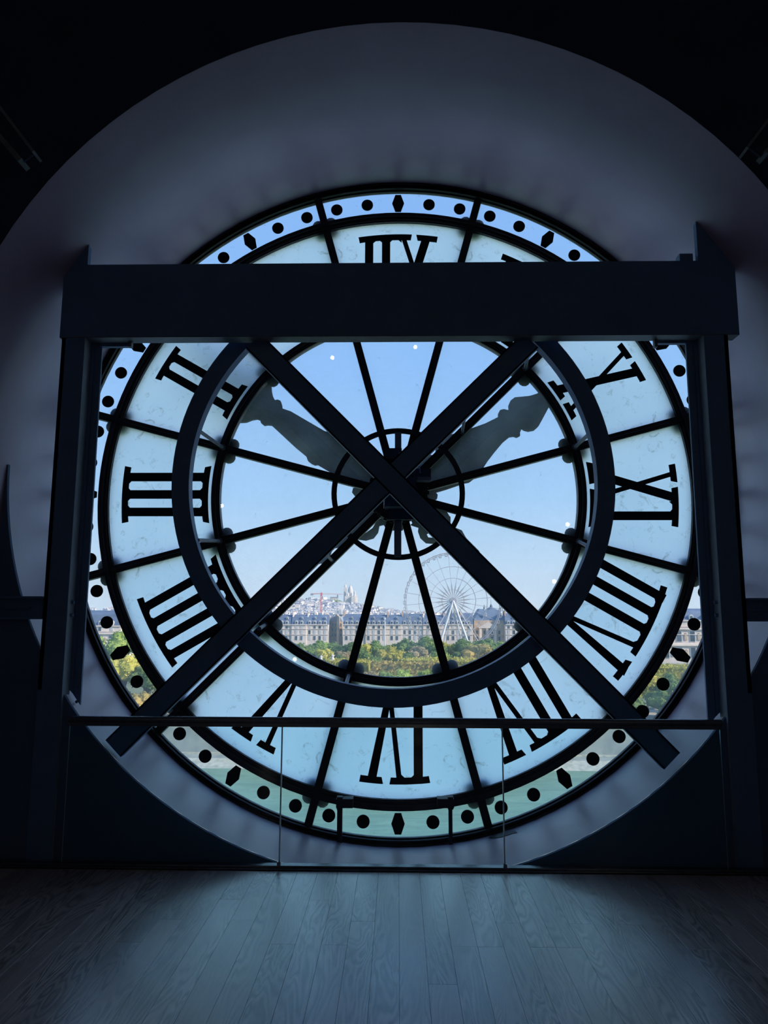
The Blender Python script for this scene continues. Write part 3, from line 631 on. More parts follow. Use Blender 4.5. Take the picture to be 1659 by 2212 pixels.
# ------------------------------------------------------------------ glass balustrade
def build_balustrade():
    b = empty('balustrade', (0, YRL, 0)); tag(b, 'frameless glass balustrade with dark metal handrail in front of the clock', 'railing')
    xl, xr = at(148, 1556, YRL).x, at(1558, 1562, YRL).x; zt = at(850, 1557.5, YRL).z
    mb = MB(); mb.tube((xl, 0, zt), (xr, 0, zt), .023, 20); put('handrail', mb, 'rail', b, smooth=True)
    mb = MB(); mb.box(xl, xr, -.012, .012, zt-.045, zt-.015); put('rail_channel', mb, 'rail', b)
    js = [xl+.01, at(607, 1700, YRL).x, at(1087, 1700, YRL).x, xr-.01]
    for i in range(3):
        x0, x1 = js[i]+.004, js[i+1]-.004; mb = MB()
        mb.add([(x0,-.006,.02),(x1,-.006,.02),(x1,.006,.02),(x0,.006,.02),(x0,-.006,zt-.02),(x1,-.006,zt-.02),(x1,.006,zt-.02),(x0,.006,zt-.02)], [(0,1,5,4)], 1)
        k = len(mb.v)-8; mb.f += [(k+2,k+3,k+7,k+6)]; mb.mi += [0]; mb.f += [(k+1,k+2,k+6,k+5),(k+3,k,k+4,k+7),(k+4,k+5,k+6,k+7)]; mb.mi += [2]*3
        put('glass_panel', mb, ['glassbody', 'balglass', 'glassedge'], b, norm=False)
    mb = MB(); mb.box(-3.05, 3.05, -.045, -.028, 0, .012); mb.box(-3.05, 3.05, -.028, .03, 0, .026); put('base_channel', mb, 'rail', b)
    for x in js[1:3]:
        mb = MB(); mb.box(x-.0045, x+.0045, -.006, .006, .03, zt-.045); put('joint_highlight', mb, 'glassedge', b)  # pale strip added to draw the bright line along the glass joint
        mb = MB(); mb.box(x-.012, x+.012, -.03, -.012, .0, .05); put('clamp', mb, 'rail', b)
build_balustrade()

# ------------------------------------------------------------------ sloping roof struts at the upper corners
def struts():
    for s, (a, b, c, d), lab in ((-1, ((-40, 180), (80, 338), (-40, 250), (52, 356)), 'grey steel roof strut sloping in the dark upper left corner'), (1, ((1700, 205), (1606, 330), (1700, 290), (1646, 340)), 'grey steel roof strut sloping in the dark upper right corner')):
        Y = 3.9; o = at(*b, Y); e = empty('roof_strut', o); tag(e, lab, 'beam')
        p0, p1, q0, q1 = [at(*k, Y)-o for k in (a, b, c, d)]
        p0 = p1+(p0-p1)*1.6; q0 = q1+(q0-q1)*1.6
        mb = MB(); mb.bar(p0, p1, .016, .10); put('flange', mb, 'greybar', e)
        mb = MB(); mb.bar(q0, q1, .03, .10); put('flange', mb, 'greybar', e)
        mb = MB(); mb.bar((p0+q0)/2+Vector((0, -.02, 0)), (p1+q1)/2+Vector((0, -.02, 0)), (p1-q1).length*.8, .012); put('web', mb, 'blackwall', e)
struts()

# ------------------------------------------------------------------ room lamps (behind and above the viewer)
def lamps():
    D = [(718, 773), (897, 750), (540, 918), (1157, 898), (479, 1093), (1226, 1133), (1197, 1256), (637, 1424), (891, 1486)]
    names = ['highest left', 'highest middle', 'upper left', 'upper right', 'middle left', 'middle right', 'lower right', 'low left', 'low middle']
    for (px, py), nm in zip(D, names):
        yl = -1.2; q = at(px, py, 2*YC-yl); e = empty('spot_lamp', (q.x, yl, q.z)); tag(e, 'small warm room lamp mirrored as the %s bright dot in the clock glass' % nm, 'lamp')
        mb = MB(); mb.ball((0, 0, 0), .042, 12); put('bulb', mb, 'glow', e, smooth=True)
        mb = MB(); mb.tube((0, -.12, 0), (0, -.035, 0), .04, 14); put('housing', mb, 'blackwall', e)
lamps()

# ================================================================== outdoors
G0 = -22.0; GT = -24.0; GW = -30.0
def terrain(x, y):
    z = GT
    if y > 500: z += 6*min(1, (y-500)/1500)
    # long hill crowned by the basilica
    cx = -330; sg = 285 if x > cx else 900; h = 80*math.exp(-((x-cx)/sg)**2)*(1/(1+math.exp(-(y-2550)/260)))
    return z+h
def ground():
    mb = MB(); mb.add([(-900, 8, GW), (900, 8, GW), (900, 155, GW), (-900, 155, GW)], [(0, 1, 2, 3)])
    tag(put('river', mb, 'water', norm=False), 'green river running below the building', 'river', kind='stuff')
    mb = MB(); mb.prism([(0, 0)]*0+[(154, GW-.5), (160, -28.9), (165, -28.9), (165, G0), (165, G0+1.0), (165.6, G0+1.0), (165.6, G0), (165.6, GW-.5)], -900, 900)
    mb.v = [(y, x, z) for x, y, z in mb.v]
    q = put('quay_wall', mb, ['concrete', 'embank']); q.data.polygons.foreach_set('material_index', [1 if abs(p.center.z+29.6) < .6 and p.center.y < 161 else 0 for p in q.data.polygons]); tag(q, kind='structure')
    mb = MB(); mb.box(-900, 900, 164.2, 165.0, -28.9, -28.6); k = put('trim_2', mb, 'embank'); tag(k, kind='structure')
    mb = MB(); mb.box(-900, 900, 165.7, 190, G0-1, G0); tag(put('floor_street', mb, 'gravel'), kind='structure')
    mb = MB(); mb.box(-900, 900, 190, 470, GT-1, GT); tag(put('ground', mb, 'garden'), kind='structure')
    mb = MB(); xs = [-2600+100*i for i in range(53)]; ys = [455+100*i for i in range(52)]
    vs = [(x, y, terrain(x, y)-.05) for y in ys for x in xs]; n = len(xs)
    mb.add(vs, [(j*n+i, j*n+i+1, (j+1)*n+i+1, (j+1)*n+i) for j in range(len(ys)-1) for i in range(n-1)])
    mb.mi = [1 if (vs[f[0]][1] > 2700) else 0 for f in mb.f]
    tag(put('hill', mb, ['cityground', 'hillgreen'], smooth=True), kind='structure')
    mb = MB(); mb.box(-900, 900, 190, 191, G0-3, G0+.4); tag(put('wall_terrace', mb, 'concrete'), kind='structure')
    a, b = at(676, 1424, 262), at(757, 1424, 262); mb = MB(); mb.box(a.x, b.x, 262, 264, GT, at(720, 1423.5, 262).z); tag(put('garden_wall', mb, 'gravel'), 'low pale stone wall behind the white garden statues', 'wall')
    a, b = at(1415, 1432, 262), at(1530, 1432, 262); mb = MB(); mb.box(a.x, b.x+4, 252, 262, GT, at(1450, 1431, 262).z); tag(put('garden_terrace', mb, 'gravel'), 'pale gravel terrace under the stone palace at right', 'terrace')
ground()

# trees -------------------------------------------------------------
def crown_mesh(name, mat, seed, n=1500, ls=.62, flat=1.0, core=True):
    r = random.Random(seed); mb = MB(); cl = []
    for i in range(26):
        a = r.uniform(0, 2*PI); z = r.uniform(-.75, 1); rr = math.sqrt(max(0, 1-z*z))
        d = r.uniform(.45, .78); cl.append(((rr*math.cos(a)*d*5, rr*math.sin(a)*d*5, z*d*4.6*flat), r.uniform(1.2, 2.1)))
    for i in range(n):
        c, cr_ = cl[i % len(cl)]; d = Vector((r.gauss(0, 1), r.gauss(0, 1), r.gauss(0, 1)+.25)).normalized()
        p = Vector(c)+d*cr_*r.uniform(.75, 1.08)
        a = Vector((r.gauss(0, 1), r.gauss(0, 1), r.gauss(0, 1))).normalized(); b = a.orthogonal().normalized(); c2 = a.cross(b); s = ls*r.uniform(.6, 1.2)/2
        t = r.uniform(0, 6.3); e1 = (b*math.cos(t)+c2*math.sin(t))*s; e2 = (c2*math.cos(t)-b*math.sin(t))*s*.8
        mb.add([p+e1, p+e2, p-e1, p-e2], [(0, 1, 2, 3)])
    if core:
        for c, cr_ in cl: mb.ball(c, cr_*.84, 6)
        mb.ball((0, 0, 0), 3.4, 8, (1, 1, .9*flat))
    return mb.mesh(name, mat)
CROWN = {}
for i, k in enumerate(('leaf_green', 'leaf_bright', 'leaf_yellow', 'leaf_ochre', 'leaf_brown')):
    CROWN[k] = [crown_mesh('crown', k, 11+i*5+j) for j in range(2)]
mb = MB(); mb.tube((0, 0, 0), (0, 0, 1), .35, 8, .2); TRUNK = mb.mesh('trunk', 'bark')
for s in range(5):
    pass
def bare_branches():
    mb = MB(); r = random.Random(5)
    mb.tube((0, 0, 0), (0, 0, .62), .35, 8, .24)
    for i in range(5):
        a = 2*PI*i/5+r.uniform(-.3, .3); mb.tube((0, 0, .58), (1.6*math.cos(a), 1.6*math.sin(a), 1.0), .18, 6, .1)
    return mb.mesh('trunk', 'bark')
TRUNK = bare_branches()
def tree(px, top, Y, wpx, kind, label, group, base, j=0, hr=.8):
    t = at(px, top, Y); w = wpx*Y/1600; hc = w*hr
    w *= 1.22; e = empty('tree', (t.x, Y, base)); tag(e, label, 'tree', group)
    c = bpy.data.objects.new('crown', CROWN[kind][j % 2]); COL.objects.link(c); c.parent = e
    sc = w/2/6.0; sz = hc/2/5.6; c.location = (0, 0, t.z-base-hc/2); c.scale = (sc, sc, sz); c.rotation_euler = (0, 0, rnd.uniform(0, 6))
    k = bpy.data.objects.new('trunk', TRUNK); COL.objects.link(k); k.parent = e; k.scale = (w/12, w/12, max(.5, t.z-base-hc*.6))
CN = {'leaf_green': 'dark green', 'leaf_bright': 'bright green', 'leaf_yellow': 'yellowing', 'leaf_ochre': 'ochre', 'leaf_brown': 'brownish'}
def row(lst, Y, base, where, group, hr=.8, jit=12):
    cnt = {}
    for i, (px, top, w, k) in enumerate(sorted(lst)):
        n = cnt.get(k, 0); cnt[k] = n+1
        lab = '%s %s tree from the left %s' % (ORD[n], CN[k], where)
        tree(px, top, Y+rnd.uniform(-jit, jit), w, k, lab, group, base, i, hr)
g, b_, y_, o_, br = 'leaf_green', 'leaf_bright', 'leaf_yellow', 'leaf_ochre', 'leaf_brown'
row([(575, 1388, 60, g), (612, 1386, 60, y_), (652, 1386, 58, g), (690, 1380, 55, g), (722, 1384, 55, g), (762, 1384, 50, g), (812, 1380, 60, g), (880, 1376, 60, g), (922, 1371, 62, g), (960, 1384, 55, y_), (1000, 1376, 55, g), (1050, 1374, 60, g), (1092, 1380, 60, b_), (1132, 1380, 50, g), (1175, 1380, 60, g), (593, 1390, 50, g), (632, 1384, 50, b_), (672, 1388, 50, g), (706, 1383, 46, b_), (742, 1388, 50, g), (786, 1386, 50, y_), (845, 1386, 50, g), (902, 1384, 50, b_), (942, 1382, 50, g), (980, 1386, 46, g)], 345, GT, 'in the far garden row below the facades', 'trees of the far garden row')
row([(640, 1400, 50, g), (700, 1397, 46, y_), (745, 1402, 44, br), (778, 1396, 60, g), (842, 1392, 74, y_), (905, 1392, 58, br), (950, 1398, 60, g), (990, 1404, 50, g), (1036, 1384, 92, o_), (1110, 1390, 60, b_), (1150, 1398, 60, y_)], 305, GT, 'in the middle garden row', 'trees of the middle garden row')
row([(620, 1415, 48, g), (668, 1414, 44, g), (735, 1412, 40, g), (800, 1410, 55, g), (882, 1406, 60, g), (960, 1412, 56, b_), (1012, 1414, 50, o_), (1070, 1408, 60, y_), (1120, 1414, 50, g)], 280, GT, 'just behind the clipped hedges', 'trees just behind the hedges')
row([(620, 1437, 60, g), (662, 1439, 60, o_), (705, 1446, 56, b_), (748, 1434, 60, o_), (790, 1441, 62, br), (832, 1443, 60, g), (872, 1440, 50, b_), (926, 1440, 52, b_), (972, 1443, 56, b_), (1012, 1439, 50, y_), (1052, 1441, 60, g), (1100, 1443, 60, b_), (1150, 1441, 60, g)], 186, G0, 'in the quayside row in the inner glass', 'trees of the quayside row', .9, 4)
row([(150, 1352, 90, g), (205, 1362, 78, b_), (262, 1352, 82, b_), (318, 1365, 80, g)], 182, G0, 'of the tall group in the left rim glass', 'tall trees in the left rim glass', 1.1, 4)
row([(212, 1418, 80, y_), (268, 1405, 80, y_), (322, 1420, 80, g), (375, 1440, 80, o_)], 176, G0, 'of the middle group in the left rim glass', 'middle trees in the left rim glass', 1.1, 3)
row([(250, 1470, 70, g), (300, 1485, 80, o_), (355, 1478, 70, o_), (405, 1500, 60, y_)], 170.5, G0, 'at the quay edge in the left rim glass', 'quay edge trees in the left rim glass', 1.0, 1)
row([(1340, 1450, 70, g), (1395, 1442, 74, y_), (1448, 1450, 70, g), (1500, 1436, 72, o_), (1550, 1440, 80, b_)], 186, G0, 'of the back group in the right rim glass', 'back trees in the right rim glass', 1.0, 4)
row([(1370, 1500, 50, g), (1425, 1482, 66, g), (1478, 1484, 70, b_), (1530, 1470, 70, b_)], 174, G0, 'of the front group in the right rim glass', 'front trees in the right rim glass', 1.0, 2)
# clipped hedges
def hedge(x0, x1, top, Y, depth, mat, seed, label, H=9):
    a, b = at(x0, top, Y), at(x1, top, Y); r = random.Random(seed); e = empty('hedge', ((a.x+b.x)/2, Y, GT)); tag(e, label, 'hedge', 'clipped hedges')
    w = b.x-a.x; mb = MB(); zt = a.z-GT
    mb.box(-w/2, w/2, .5, depth-.5, 0, zt-.5)
    for i in range(int(w*depth*2.2+w*H*2.2)):
        if i % 2: p = Vector((r.uniform(-w/2, w/2), r.uniform(0, depth), zt-.4+r.gauss(0, .3)))
        else: p = Vector((r.uniform(-w/2, w/2), .3+r.gauss(0, .25), zt-r.uniform(0, H)))
        v = Vector((r.gauss(0, 1), r.gauss(0, 1), r.gauss(0, 1))).normalized(); c = v.orthogonal().normalized()*.4; d = v.cross(c)*.9
        mb.add([p+c, p+d, p-c, p-d], [(0, 1, 2, 3)])
    put('foliage', mb, mat, e, norm=False)
hedge(640, 796, 1427, 236, 16, 'leaf_yellow', 1, 'ochre flat-topped hedge left of the centre bars')
hedge(800, 962, 1431, 228, 8, 'leaf_ochre', 2, 'ochre flat-topped hedge in front, between the lower glazing bars')
hedge(868, 1010, 1424, 252, 14, 'leaf_yellow', 3, 'yellow-green flat-topped hedge behind the ochre one')
hedge(962, 1120, 1426, 240, 12, 'leaf_yellow', 4, 'yellow-green flat-topped hedge right of the glazing bar')
hedge(1380, 1530, 1440, 236, 14, 'leaf_yellow', 5, 'yellow hedge in the right rim glass below the pale terrace')

# statues
def statue(px, py0, py1, label):
    p = at(px, py1, 240); top = at(px, py0, 240).z; h = (top-p.z); e = empty('garden_statue', (p.x, 240, GT)); tag(e, label, 'statue')
    b = p.z-GT
    mb = MB(); mb.box(-.7, .7, -.7, .7, 0, b+.3); put('pedestal', mb, 'statue', e)
    mb = MB(); mb.lathe([(.42, 0), (.5, h*.2), (.34, h*.42), (.48, h*.6), (.42, h*.74), (.14, h*.8), (.2, h*.86), (.18, h*.95), (.05, h)], (0, 0, b+.3), 10)
    mb.tube((.4, 0, b+h*.74), (.75, 0, b+h*.95), .12, 6); mb.tube((-.4, 0, b+h*.72), (-.6, .1, b+h*.4), .12, 6); put('figure', mb, 'statue', e)
statue(693.5, 1417, 1428, 'white garden statue with raised arm, left one of the two'); statue(718.5, 1414, 1427, 'white garden statue, right one of the two')

# mansard houses of the long street -----------------------------------
WN = MB(); WN.box(-.78, .78, -.12, 0, -1.2, 1.2); WNm = WN.mesh('window', 'winframe'); fixn(WNm)
GL = MB(); GL.box(-.62, .62, -.16, -.11, -1.08, 1.08); GLm = GL.mesh('pane', 'winglass'); fixn(GLm)
SHm = GL.mesh('pane', 'shutter'); fixn(SHm)
DR = MB(); DR.prism([(-.85, -1.0), (.85, -1.0), (.85, .5), (.5, 1.0), (0, 1.2), (-.5, 1.0), (-.85, .5)], -.6, 2.0); DRm = DR.mesh('dormer', 'winframe'); fixn(DRm)
DG = MB(); DG.box(-.5, .5, -.68, -.58, -.8, .5); DGm = DG.mesh('pane', 'winglass'); fixn(DGm)
def inst(name, me, parent, loc, rz=0, sc=None):
    o = bpy.data.objects.new(name, me); COL.objects.link(o); o.parent = parent; o.location = loc; o.rotation_euler = (0, 0, rz)
    if sc: o.scale = sc
    return o
def mansard(px0, px1, Y, eave, ridge, label, seed, wall='stone', group=None, depth=14, rows=3, chim=True, name='apartment_house', wsp=3.05, top2=True):
    r = random.Random(seed); a, b = at(px0, eave, Y), at(px1, eave, Y); w = b.x-a.x; ze = a.z-GT; zr = at(px0, ridge, Y+4).z-GT
    e = empty(name, ((a.x+b.x)/2, Y, GT)); tag(e, label, 'building', group)
    mb = MB(); mb.box(-w/2, w/2, 0, depth, 0, ze); put('facade', mb, wall, e)
    mb = MB()
    for dz, t in ((0, .45), (-2.45, .22), (-5.7, .22)): mb.box(-w/2, w/2, -.5 if dz == 0 else -.35, 0, ze+dz-t/2, ze+dz+t/2)
    put('cornice', mb, wall, e)
    mb = MB(); zk = ze+(zr-ze)*.72
    mb.add([(-w/2, 0, ze), (w/2, 0, ze), (w/2, 2.6, zk), (-w/2, 2.6, zk), (-w/2, depth/2, zr), (w/2, depth/2, zr), (-w/2, depth-2.6, zk), (w/2, depth-2.6, zk), (-w/2, depth, ze), (w/2, depth, ze)],
           [(0, 1, 2, 3), (3, 2, 5, 4), (4, 5, 7, 6), (6, 7, 9, 8), (0, 3, 4, 6, 8), (1, 9, 7, 5, 2)]); put('roof', mb, 'slate', e)
    n = max(1, int(w/wsp)); x0 = -w/2+(w-(n-1)*wsp)/2
    for i in range(n):
        x = x0+i*wsp
        for k in range(rows):
            z = ze-1.35-[0, 3.0, 6.3, 9.6, 12.9][k]
            o = inst('window', WNm, e, (x, 0, z), 0, (1, 1, .75 if k == 0 else 1.05))
            inst('pane', GLm if r.random() < .55 else SHm, o, (0, 0, 0))
        o = inst('dormer', DRm, e, (x, .5, ze+1.3)); inst('pane', DGm, o, (0, 0, 0))
        if top2 and i % 2: o = inst('dormer', DRm, e, (x, 2.0, ze+3.9), 0, (.7, 1, .7)); inst('pane', DGm, o, (0, 0, 0))
    if chim:
        for x in ([-w/2+.4] if w < 14 else [-w/2+.4, r.uniform(-w*.1, w*.15)]):
            mb = MB(); zc = zr+r.uniform(.6, 1.6); mb.add([(x-.35, 2, ze+2), (x+.35, 2, ze+2), (x+.35, 4.2, zc), (x-.35, 4.2, zc), (x-.35, depth-3, zc), (x+.35, depth-3, zc), (x+.35, depth-2, ze+2), (x-.35, depth-2, ze+2)],
                [(0, 1, 2, 3), (3, 2, 5, 4), (4, 5, 6, 7), (0, 3, 4, 7), (1, 6, 5, 2)])
            c = put('chimney', mb, 'brick' if r.random() < .7 else 'stone', e)
            mb = MB()
            for q in range(6): mb.tube((x, 4.6+q*1.1, zc), (x, 4.6+q*1.1, zc+.6), .17, 6)
            put('chimney_pots', mb, 'brick', c)
    return e
B = [(500, 560, 0), (560, 598, 0), (598, 630, 0), (630, 662, 0), (662, 709, 0), (741, 790, 0), (790, 836, 0), (836, 868, 0), (868, 914, 0), (914, 958, 0), (958, 1022, 0), (1092, 1128, 0), (1128, 1175, 0), (1175, 1240, 0)]
where = ['behind the left ring bar', 'above the dark boss at left', 'under the left end of the crane', 'left of the crane mast', 'directly below the crane mast', 'right of the sunlit street gap', 'left of the pale lamp mast', 'right of the pale lamp mast', 'behind the left rim of the big wheel', 'behind the left legs of the big wheel', 'behind the right legs of the wheel', 'right of the dark pedimented hall', 'at the far right inside the inner glass', 'behind the right brace']
for i, ((p0, p1, _), wh) in enumerate(zip(B, where)):
    mansard(p0, p1, 426+rnd.uniform(-.5, .5), 1349.5, 1326+rnd.uniform(-2.5, 3), 'stone house with slate mansard roof '+wh, 50+i, group='mansard houses along the far street')
# sunlit corner building at the street gap
def gap():
    a, b = at(709, 1330, 446), at(741, 1330, 446); e = empty('corner_house', ((a.x+b.x)/2, 440, GT)); tag(e, 'sunlit tan corner house standing in the street gap below the crane', 'building')
    zt = a.z-GT; w = b.x-a.x
    mb = MB(); mb.box(-w/2, w/2, 3, 20, 0, zt-3.5); put('facade', mb, 'stonewarm', e)
    mb = MB(); mb.prism([(-w/2, 0), (-w/2+1.6, 0), (-w/2+1.6, zt-1), (-w/2+.6, zt+1), (-w/2, zt+1)], -2, 8); mb.prism([(w*.18, 0), (w*.3, 0), (w*.3, zt-.5), (w*.18, zt+.8)], -4, 6); put('party_wall', mb, 'stonewarm', e)
    mb = MB(); mb.prism([(-w/2, zt-3.5), (w/2, zt-3.5), (w*.3, zt-.4), (-w*.2, zt-.2)], 3, 18); put('roof', mb, 'zincroof', e)
    for i in range(5):
        for k in range(3):
            o = inst('window', WNm, e, (-w/2+1.4+i*1.7, 3, zt-5.5-k*3.1), 0, (.6, 1, .8)); inst('pane', GLm, o, (0, 0, 0))
    a = at(724, 1318, 470); b = at(738, 1326, 470)
    e = empty('white_roof_house', ((a.x+b.x)/2, 470, GT)); tag(e, 'bright white rooftop block with a dark emblem above the street gap', 'building')
    mb = MB(); mb.box(-(b.x-a.x)/2, (b.x-a.x)/2, 0, 8, 0, a.z-GT); put('wall', mb, 'winframe', e)
    mb = MB(); mb.box(-3.4, 3.6, -1, 9, b.z-GT-1.0, b.z-GT-.4); put('ledge', mb, 'slate', e)
    mb = MB(); mb.ring([(.35, -.12), (.6, -.12), (.6, 0), (.35, 0)], (0, b.z-GT+1.3), 12, .8, 5.2); put('emblem', mb, 'slate', e)
gap()
# pedimented hall with cupola
def hall():
    Y = 432; a, b = at(1024, 1349, Y), at(1090, 1349, Y); w = b.x-a.x; e = empty('pedimented_hall', ((a.x+b.x)/2, Y, GT)); tag(e, 'hall with dark steep roof, stone pediment and small cupola behind the big wheel', 'building')
    ze = at(1050, 1340, Y).z-GT; zr = at(1050, 1315, Y).z-GT
    mb = MB(); mb.box(-w/2, w/2, 0, 24, 0, ze); put('facade', mb, 'stonewarm', e)
    mb = MB(); mb.add([(-w/2-1, 0, ze-2), (w/2, 0, ze), (w/2, 24, ze), (-w/2-1, 24, ze-2), (-w/2+4, 6, zr), (w/2-2, 6, zr-.6), (w/2-2, 18, zr-.6), (-w/2+4, 18, zr)], [(0, 1, 5, 4), (1, 2, 6, 5), (2, 3, 7, 6), (3, 0, 4, 7), (4, 5, 6, 7)]); put('roof', mb, 'slate', e)
    mb = MB(); mb.prism([(-6.5, ze-4.6), (4.5, ze-4.6), (4.5, ze-4), (-1, ze-.8), (-6.5, ze-4)], -1.5, 0); mb.box(-6, -4.6, -1.2, 0, 0, ze-4.6); mb.box(-1.9, -.5, -1.2, 0, 0, ze-4.6); mb.box(2.6, 4, -1.2, 0, 0, ze-4.6); put('pediment', mb, 'stone', e)
    for i in range(4):
        for k in range(3):
            o = inst('window', WNm, e, (-7.4+i*4.4, 0, ze-7-k*3.6)); inst('pane', GLm, o, (0, 0, 0))
    c = at(1061, 1316, Y+40); mb = MB(); mb.lathe([(4.2, -3), (4, -.5), (2.6, .6), (.9, 1.2), (.9, 2.2), (.4, 3.0), (.12, 3.4), (.1, 6.2)], (c.x-e.location.x, 40, c.z-GT), 12); put('cupola', mb, 'slate', e, smooth=True)
    for px, py in ((1046, 1309), (1049, 1322)):
        q = at(px, py, Y+2); mb = MB(); mb.lathe([(.7, 0), (.5, .8), (.7, 1.6), (.2, 2.2), (.3, 2.8), (.05, 3.2)], (q.x-e.location.x, 2, q.z-GT-2.5), 8); put('roof_figure', mb, 'zincroof', e)
hall()
# palace in the rim glass, right and left
def palace(px0, px1, Y, eave, ridge, label, seed):
    e = mansard(px0, px1, Y, eave, ridge, label, seed, rows=1, chim=False, name='palace_wing', wsp=5.4, depth=18, top2=False, wall='stone')
    a, b = at(px0, eave, Y), at(px1, eave, Y); w = b.x-a.x; ze = a.z-GT; n = int(w/5.4); x0 = -w/2+(w-(n-1)*5.4)/2
    for i in range(n):
        for k, z in enumerate((ze-6.4, ze-13.0)):
            if z < 2: continue
            o = inst('window', WNm, e, (x0+i*5.4, 0, z), 0, (1.5, 1.5, 1.9)); inst('pane', GLm, o, (0, 0, 0))
            if i < n-1:
                mb = MB(); mb.box(-.5, .5, -.35, 0, -1.5, 1.2); inst('niche', NICHE, e, (x0+(i+.5)*5.4, 0, z))
    mb = MB()
    for z in (ze-3.3, ze-9.9): mb.box(-w/2, w/2, -.7, 0, z-.35, z+.35)
    put('string_course', mb, 'stone', e)
mb = MB(); mb.prism([(-.55, -1.5), (.55, -1.5), (.55, .8), (0, 1.4), (-.55, .8)], -.3, 0); NICHE = mb.mesh('niche', 'stonewarm'); fixn(NICHE)
palace(1385, 1545, 300, 1340, 1314, 'pale stone palace wing with tall windows in the right rim glass', 90)
palace(120, 262, 330, 1352, 1318, 'grey mansard-roofed palace wing in the left rim glass', 91)
# balustrade roof line on the left wing
# lamp mast in front of the facade
p = at(831, 1378, 400); t = at(831, 1337, 400); e = empty('lamp_mast', (p.x, 400, GT)); tag(e, 'thin pale blue-white mast standing before the long facade', 'mast')
mb = MB(); mb.tube((0, 0, 0), (0, 0, t.z-GT), .35, 8, .22); put('pole', mb, 'wheelwhite', e)
mb = MB(); mb.ball((0, 0, t.z-GT), .5, 8, (1, 1, 1.4)); put('lantern', mb, 'wheelwhite', e)

# Ferris wheel ----------------------------------------------------------
def wheel():
    Y = 373; c = at(978.5, 1298, Y); R = 104.5*Y/1571; e = empty('ferris_wheel', (c.x, Y, GT)); tag(e, 'big grey Ferris wheel rising above the garden trees', 'ferris wheel')
    h = c.z-GT
    def W_(r, a, y=0): return Vector((r*math.cos(a), y, h+r*math.sin(a)))
    for rr, t in ((1, .16), (.97, .10), (.71, .09), (.47, .09), (.23, .06)):
        mb = MB(); mb.ring([(R*rr-t, -.9), (R*rr+t, -.9), (R*rr+t, -.7), (R*rr-t, -.7)], (0, h), 96 if rr > .5 else 64); 
        mb.ring([(R*rr-t, .7), (R*rr+t, .7), (R*rr+t, .9), (R*rr-t, .9)], (0, h), 96 if rr > .5 else 64); put('rim', mb, 'wheel', e)
    mb = MB(); mb.tube((0, -1.6, h), (0, 1.6, h), R*.07, 24); put('hub', mb, 'wheel', e)
    mb = MB(); mb.tube((R*.06, 0, 0), (R, 0, 0), .10, 5)
    mb.prism([(R*.07, -.12), (R*.25, -.42), (R*.30, -.30), (R*.40, -.05), (R*.40, .05), (R*.30, .30), (R*.25, .42), (R*.07, .12)], -.9, -.75)
    sm = mb.mesh('spoke', 'wheel'); fixn(sm)
    for k in range(24):
        o = inst('spoke', sm, e, (0, 0, h)); o.rotation_euler = (0, -(2*PI*(k+.35)/24), 0)
    mb = MB(); mb.box(-.62, -.42, -.8, .8, -1.0, .8); mb.box(.42, .62, -.8, .8, -1.0, .8); mb.box(-.62, .62, -.8, .8, .65, .85); mb.box(-.62, .62, -.8, .8, -1.05, -.75); mb.tube((0, 0, .8), (0, 0, 1.4), .08, 5)
    gm = mb.mesh('gondola', 'wheel'); fixn(gm)
    for k in range(48):
        q = W_(R*1.005, 2*PI*k/48); o = inst('gondola', gm, e, (q.x, 0, q.z-.9))
    for s, y in ((-1, -3), (1, -3), (-1, 3), (1, 3)):
        mb = MB(); mb.tube((0, y*.5, h), (s*(11 if y < 0 else 7), y*2.2, 0), .55 if y < 0 else .3, 8, .6 if y < 0 else .3); put('support_leg', mb, 'wheelwhite', e)
    for s in (-1, 1):
        mb = MB(); mb.tube((0, -1.5, h), (s*20, -5, 0), .16, 6); put('guy_strut', mb, 'wheelwhite', e)
wheel()
# crane -------------------------------------------------------------------
def crane():
    Y = 900; c = at(694.3, 1283, Y); base = terrain(c.x, Y); e = empty('tower_crane', (c.x, Y, base)); tag(e, 'red tower crane with long thin jib left of the basilica', 'crane')
    h = c.z-base; w = .85
    def lattice(p, q, w, n, name, mat, up=(0, -1, 0), t=.22):
        p, q = Vector(p), Vector(q); d = (q-p).normalized(); a = d.cross(Vector(up)).normalized(); b = Vector(up); mb = MB()
        for i in (-1, 1):
            for j in (-1, 1): mb.bar(p+a*i*w/2+b*j*w/2, q+a*i*w/2+b*j*w/2, t, t)
        for k in range(n):
            u, v = p+(q-p)*k/n, p+(q-p)*(k+1)/n; s = 1 if k % 2 else -1
            for j in (-1, 1): mb.bar(u+a*s*w/2+b*j*w/2, v-a*s*w/2+b*j*w/2, t*.8, t*.8)
        return put(name, mb, mat, e)
    lattice((0, 0, 0), (0, 0, h+1.5), 1.7, 20, 'mast', 'red', t=.42)
    lattice((-13.5, 0, h), (0, 0, h+.4), 1.0, 8, 'counter_jib', 'red', (0, -1, 0), .3); lattice((0, 0, h), (27, 0, h-.4), .9, 18, 'jib', 'red', (0, -1, 0), .16)
    mb = MB(); mb.box(-13.5, -10.2, -.8, .8, h-1.8, h+.2); put('counterweight', mb, 'zincroof', e)
    mb = MB(); mb.box(-1.2, 1.2, -1, 1, h-2.4, h+1.6); put('cab', mb, 'red', e); mb = MB(); mb.tube((0, 0, h+1), (0, 0, h+5.5), .15, 5, .05); put('finial', mb, 'red', e)
crane()
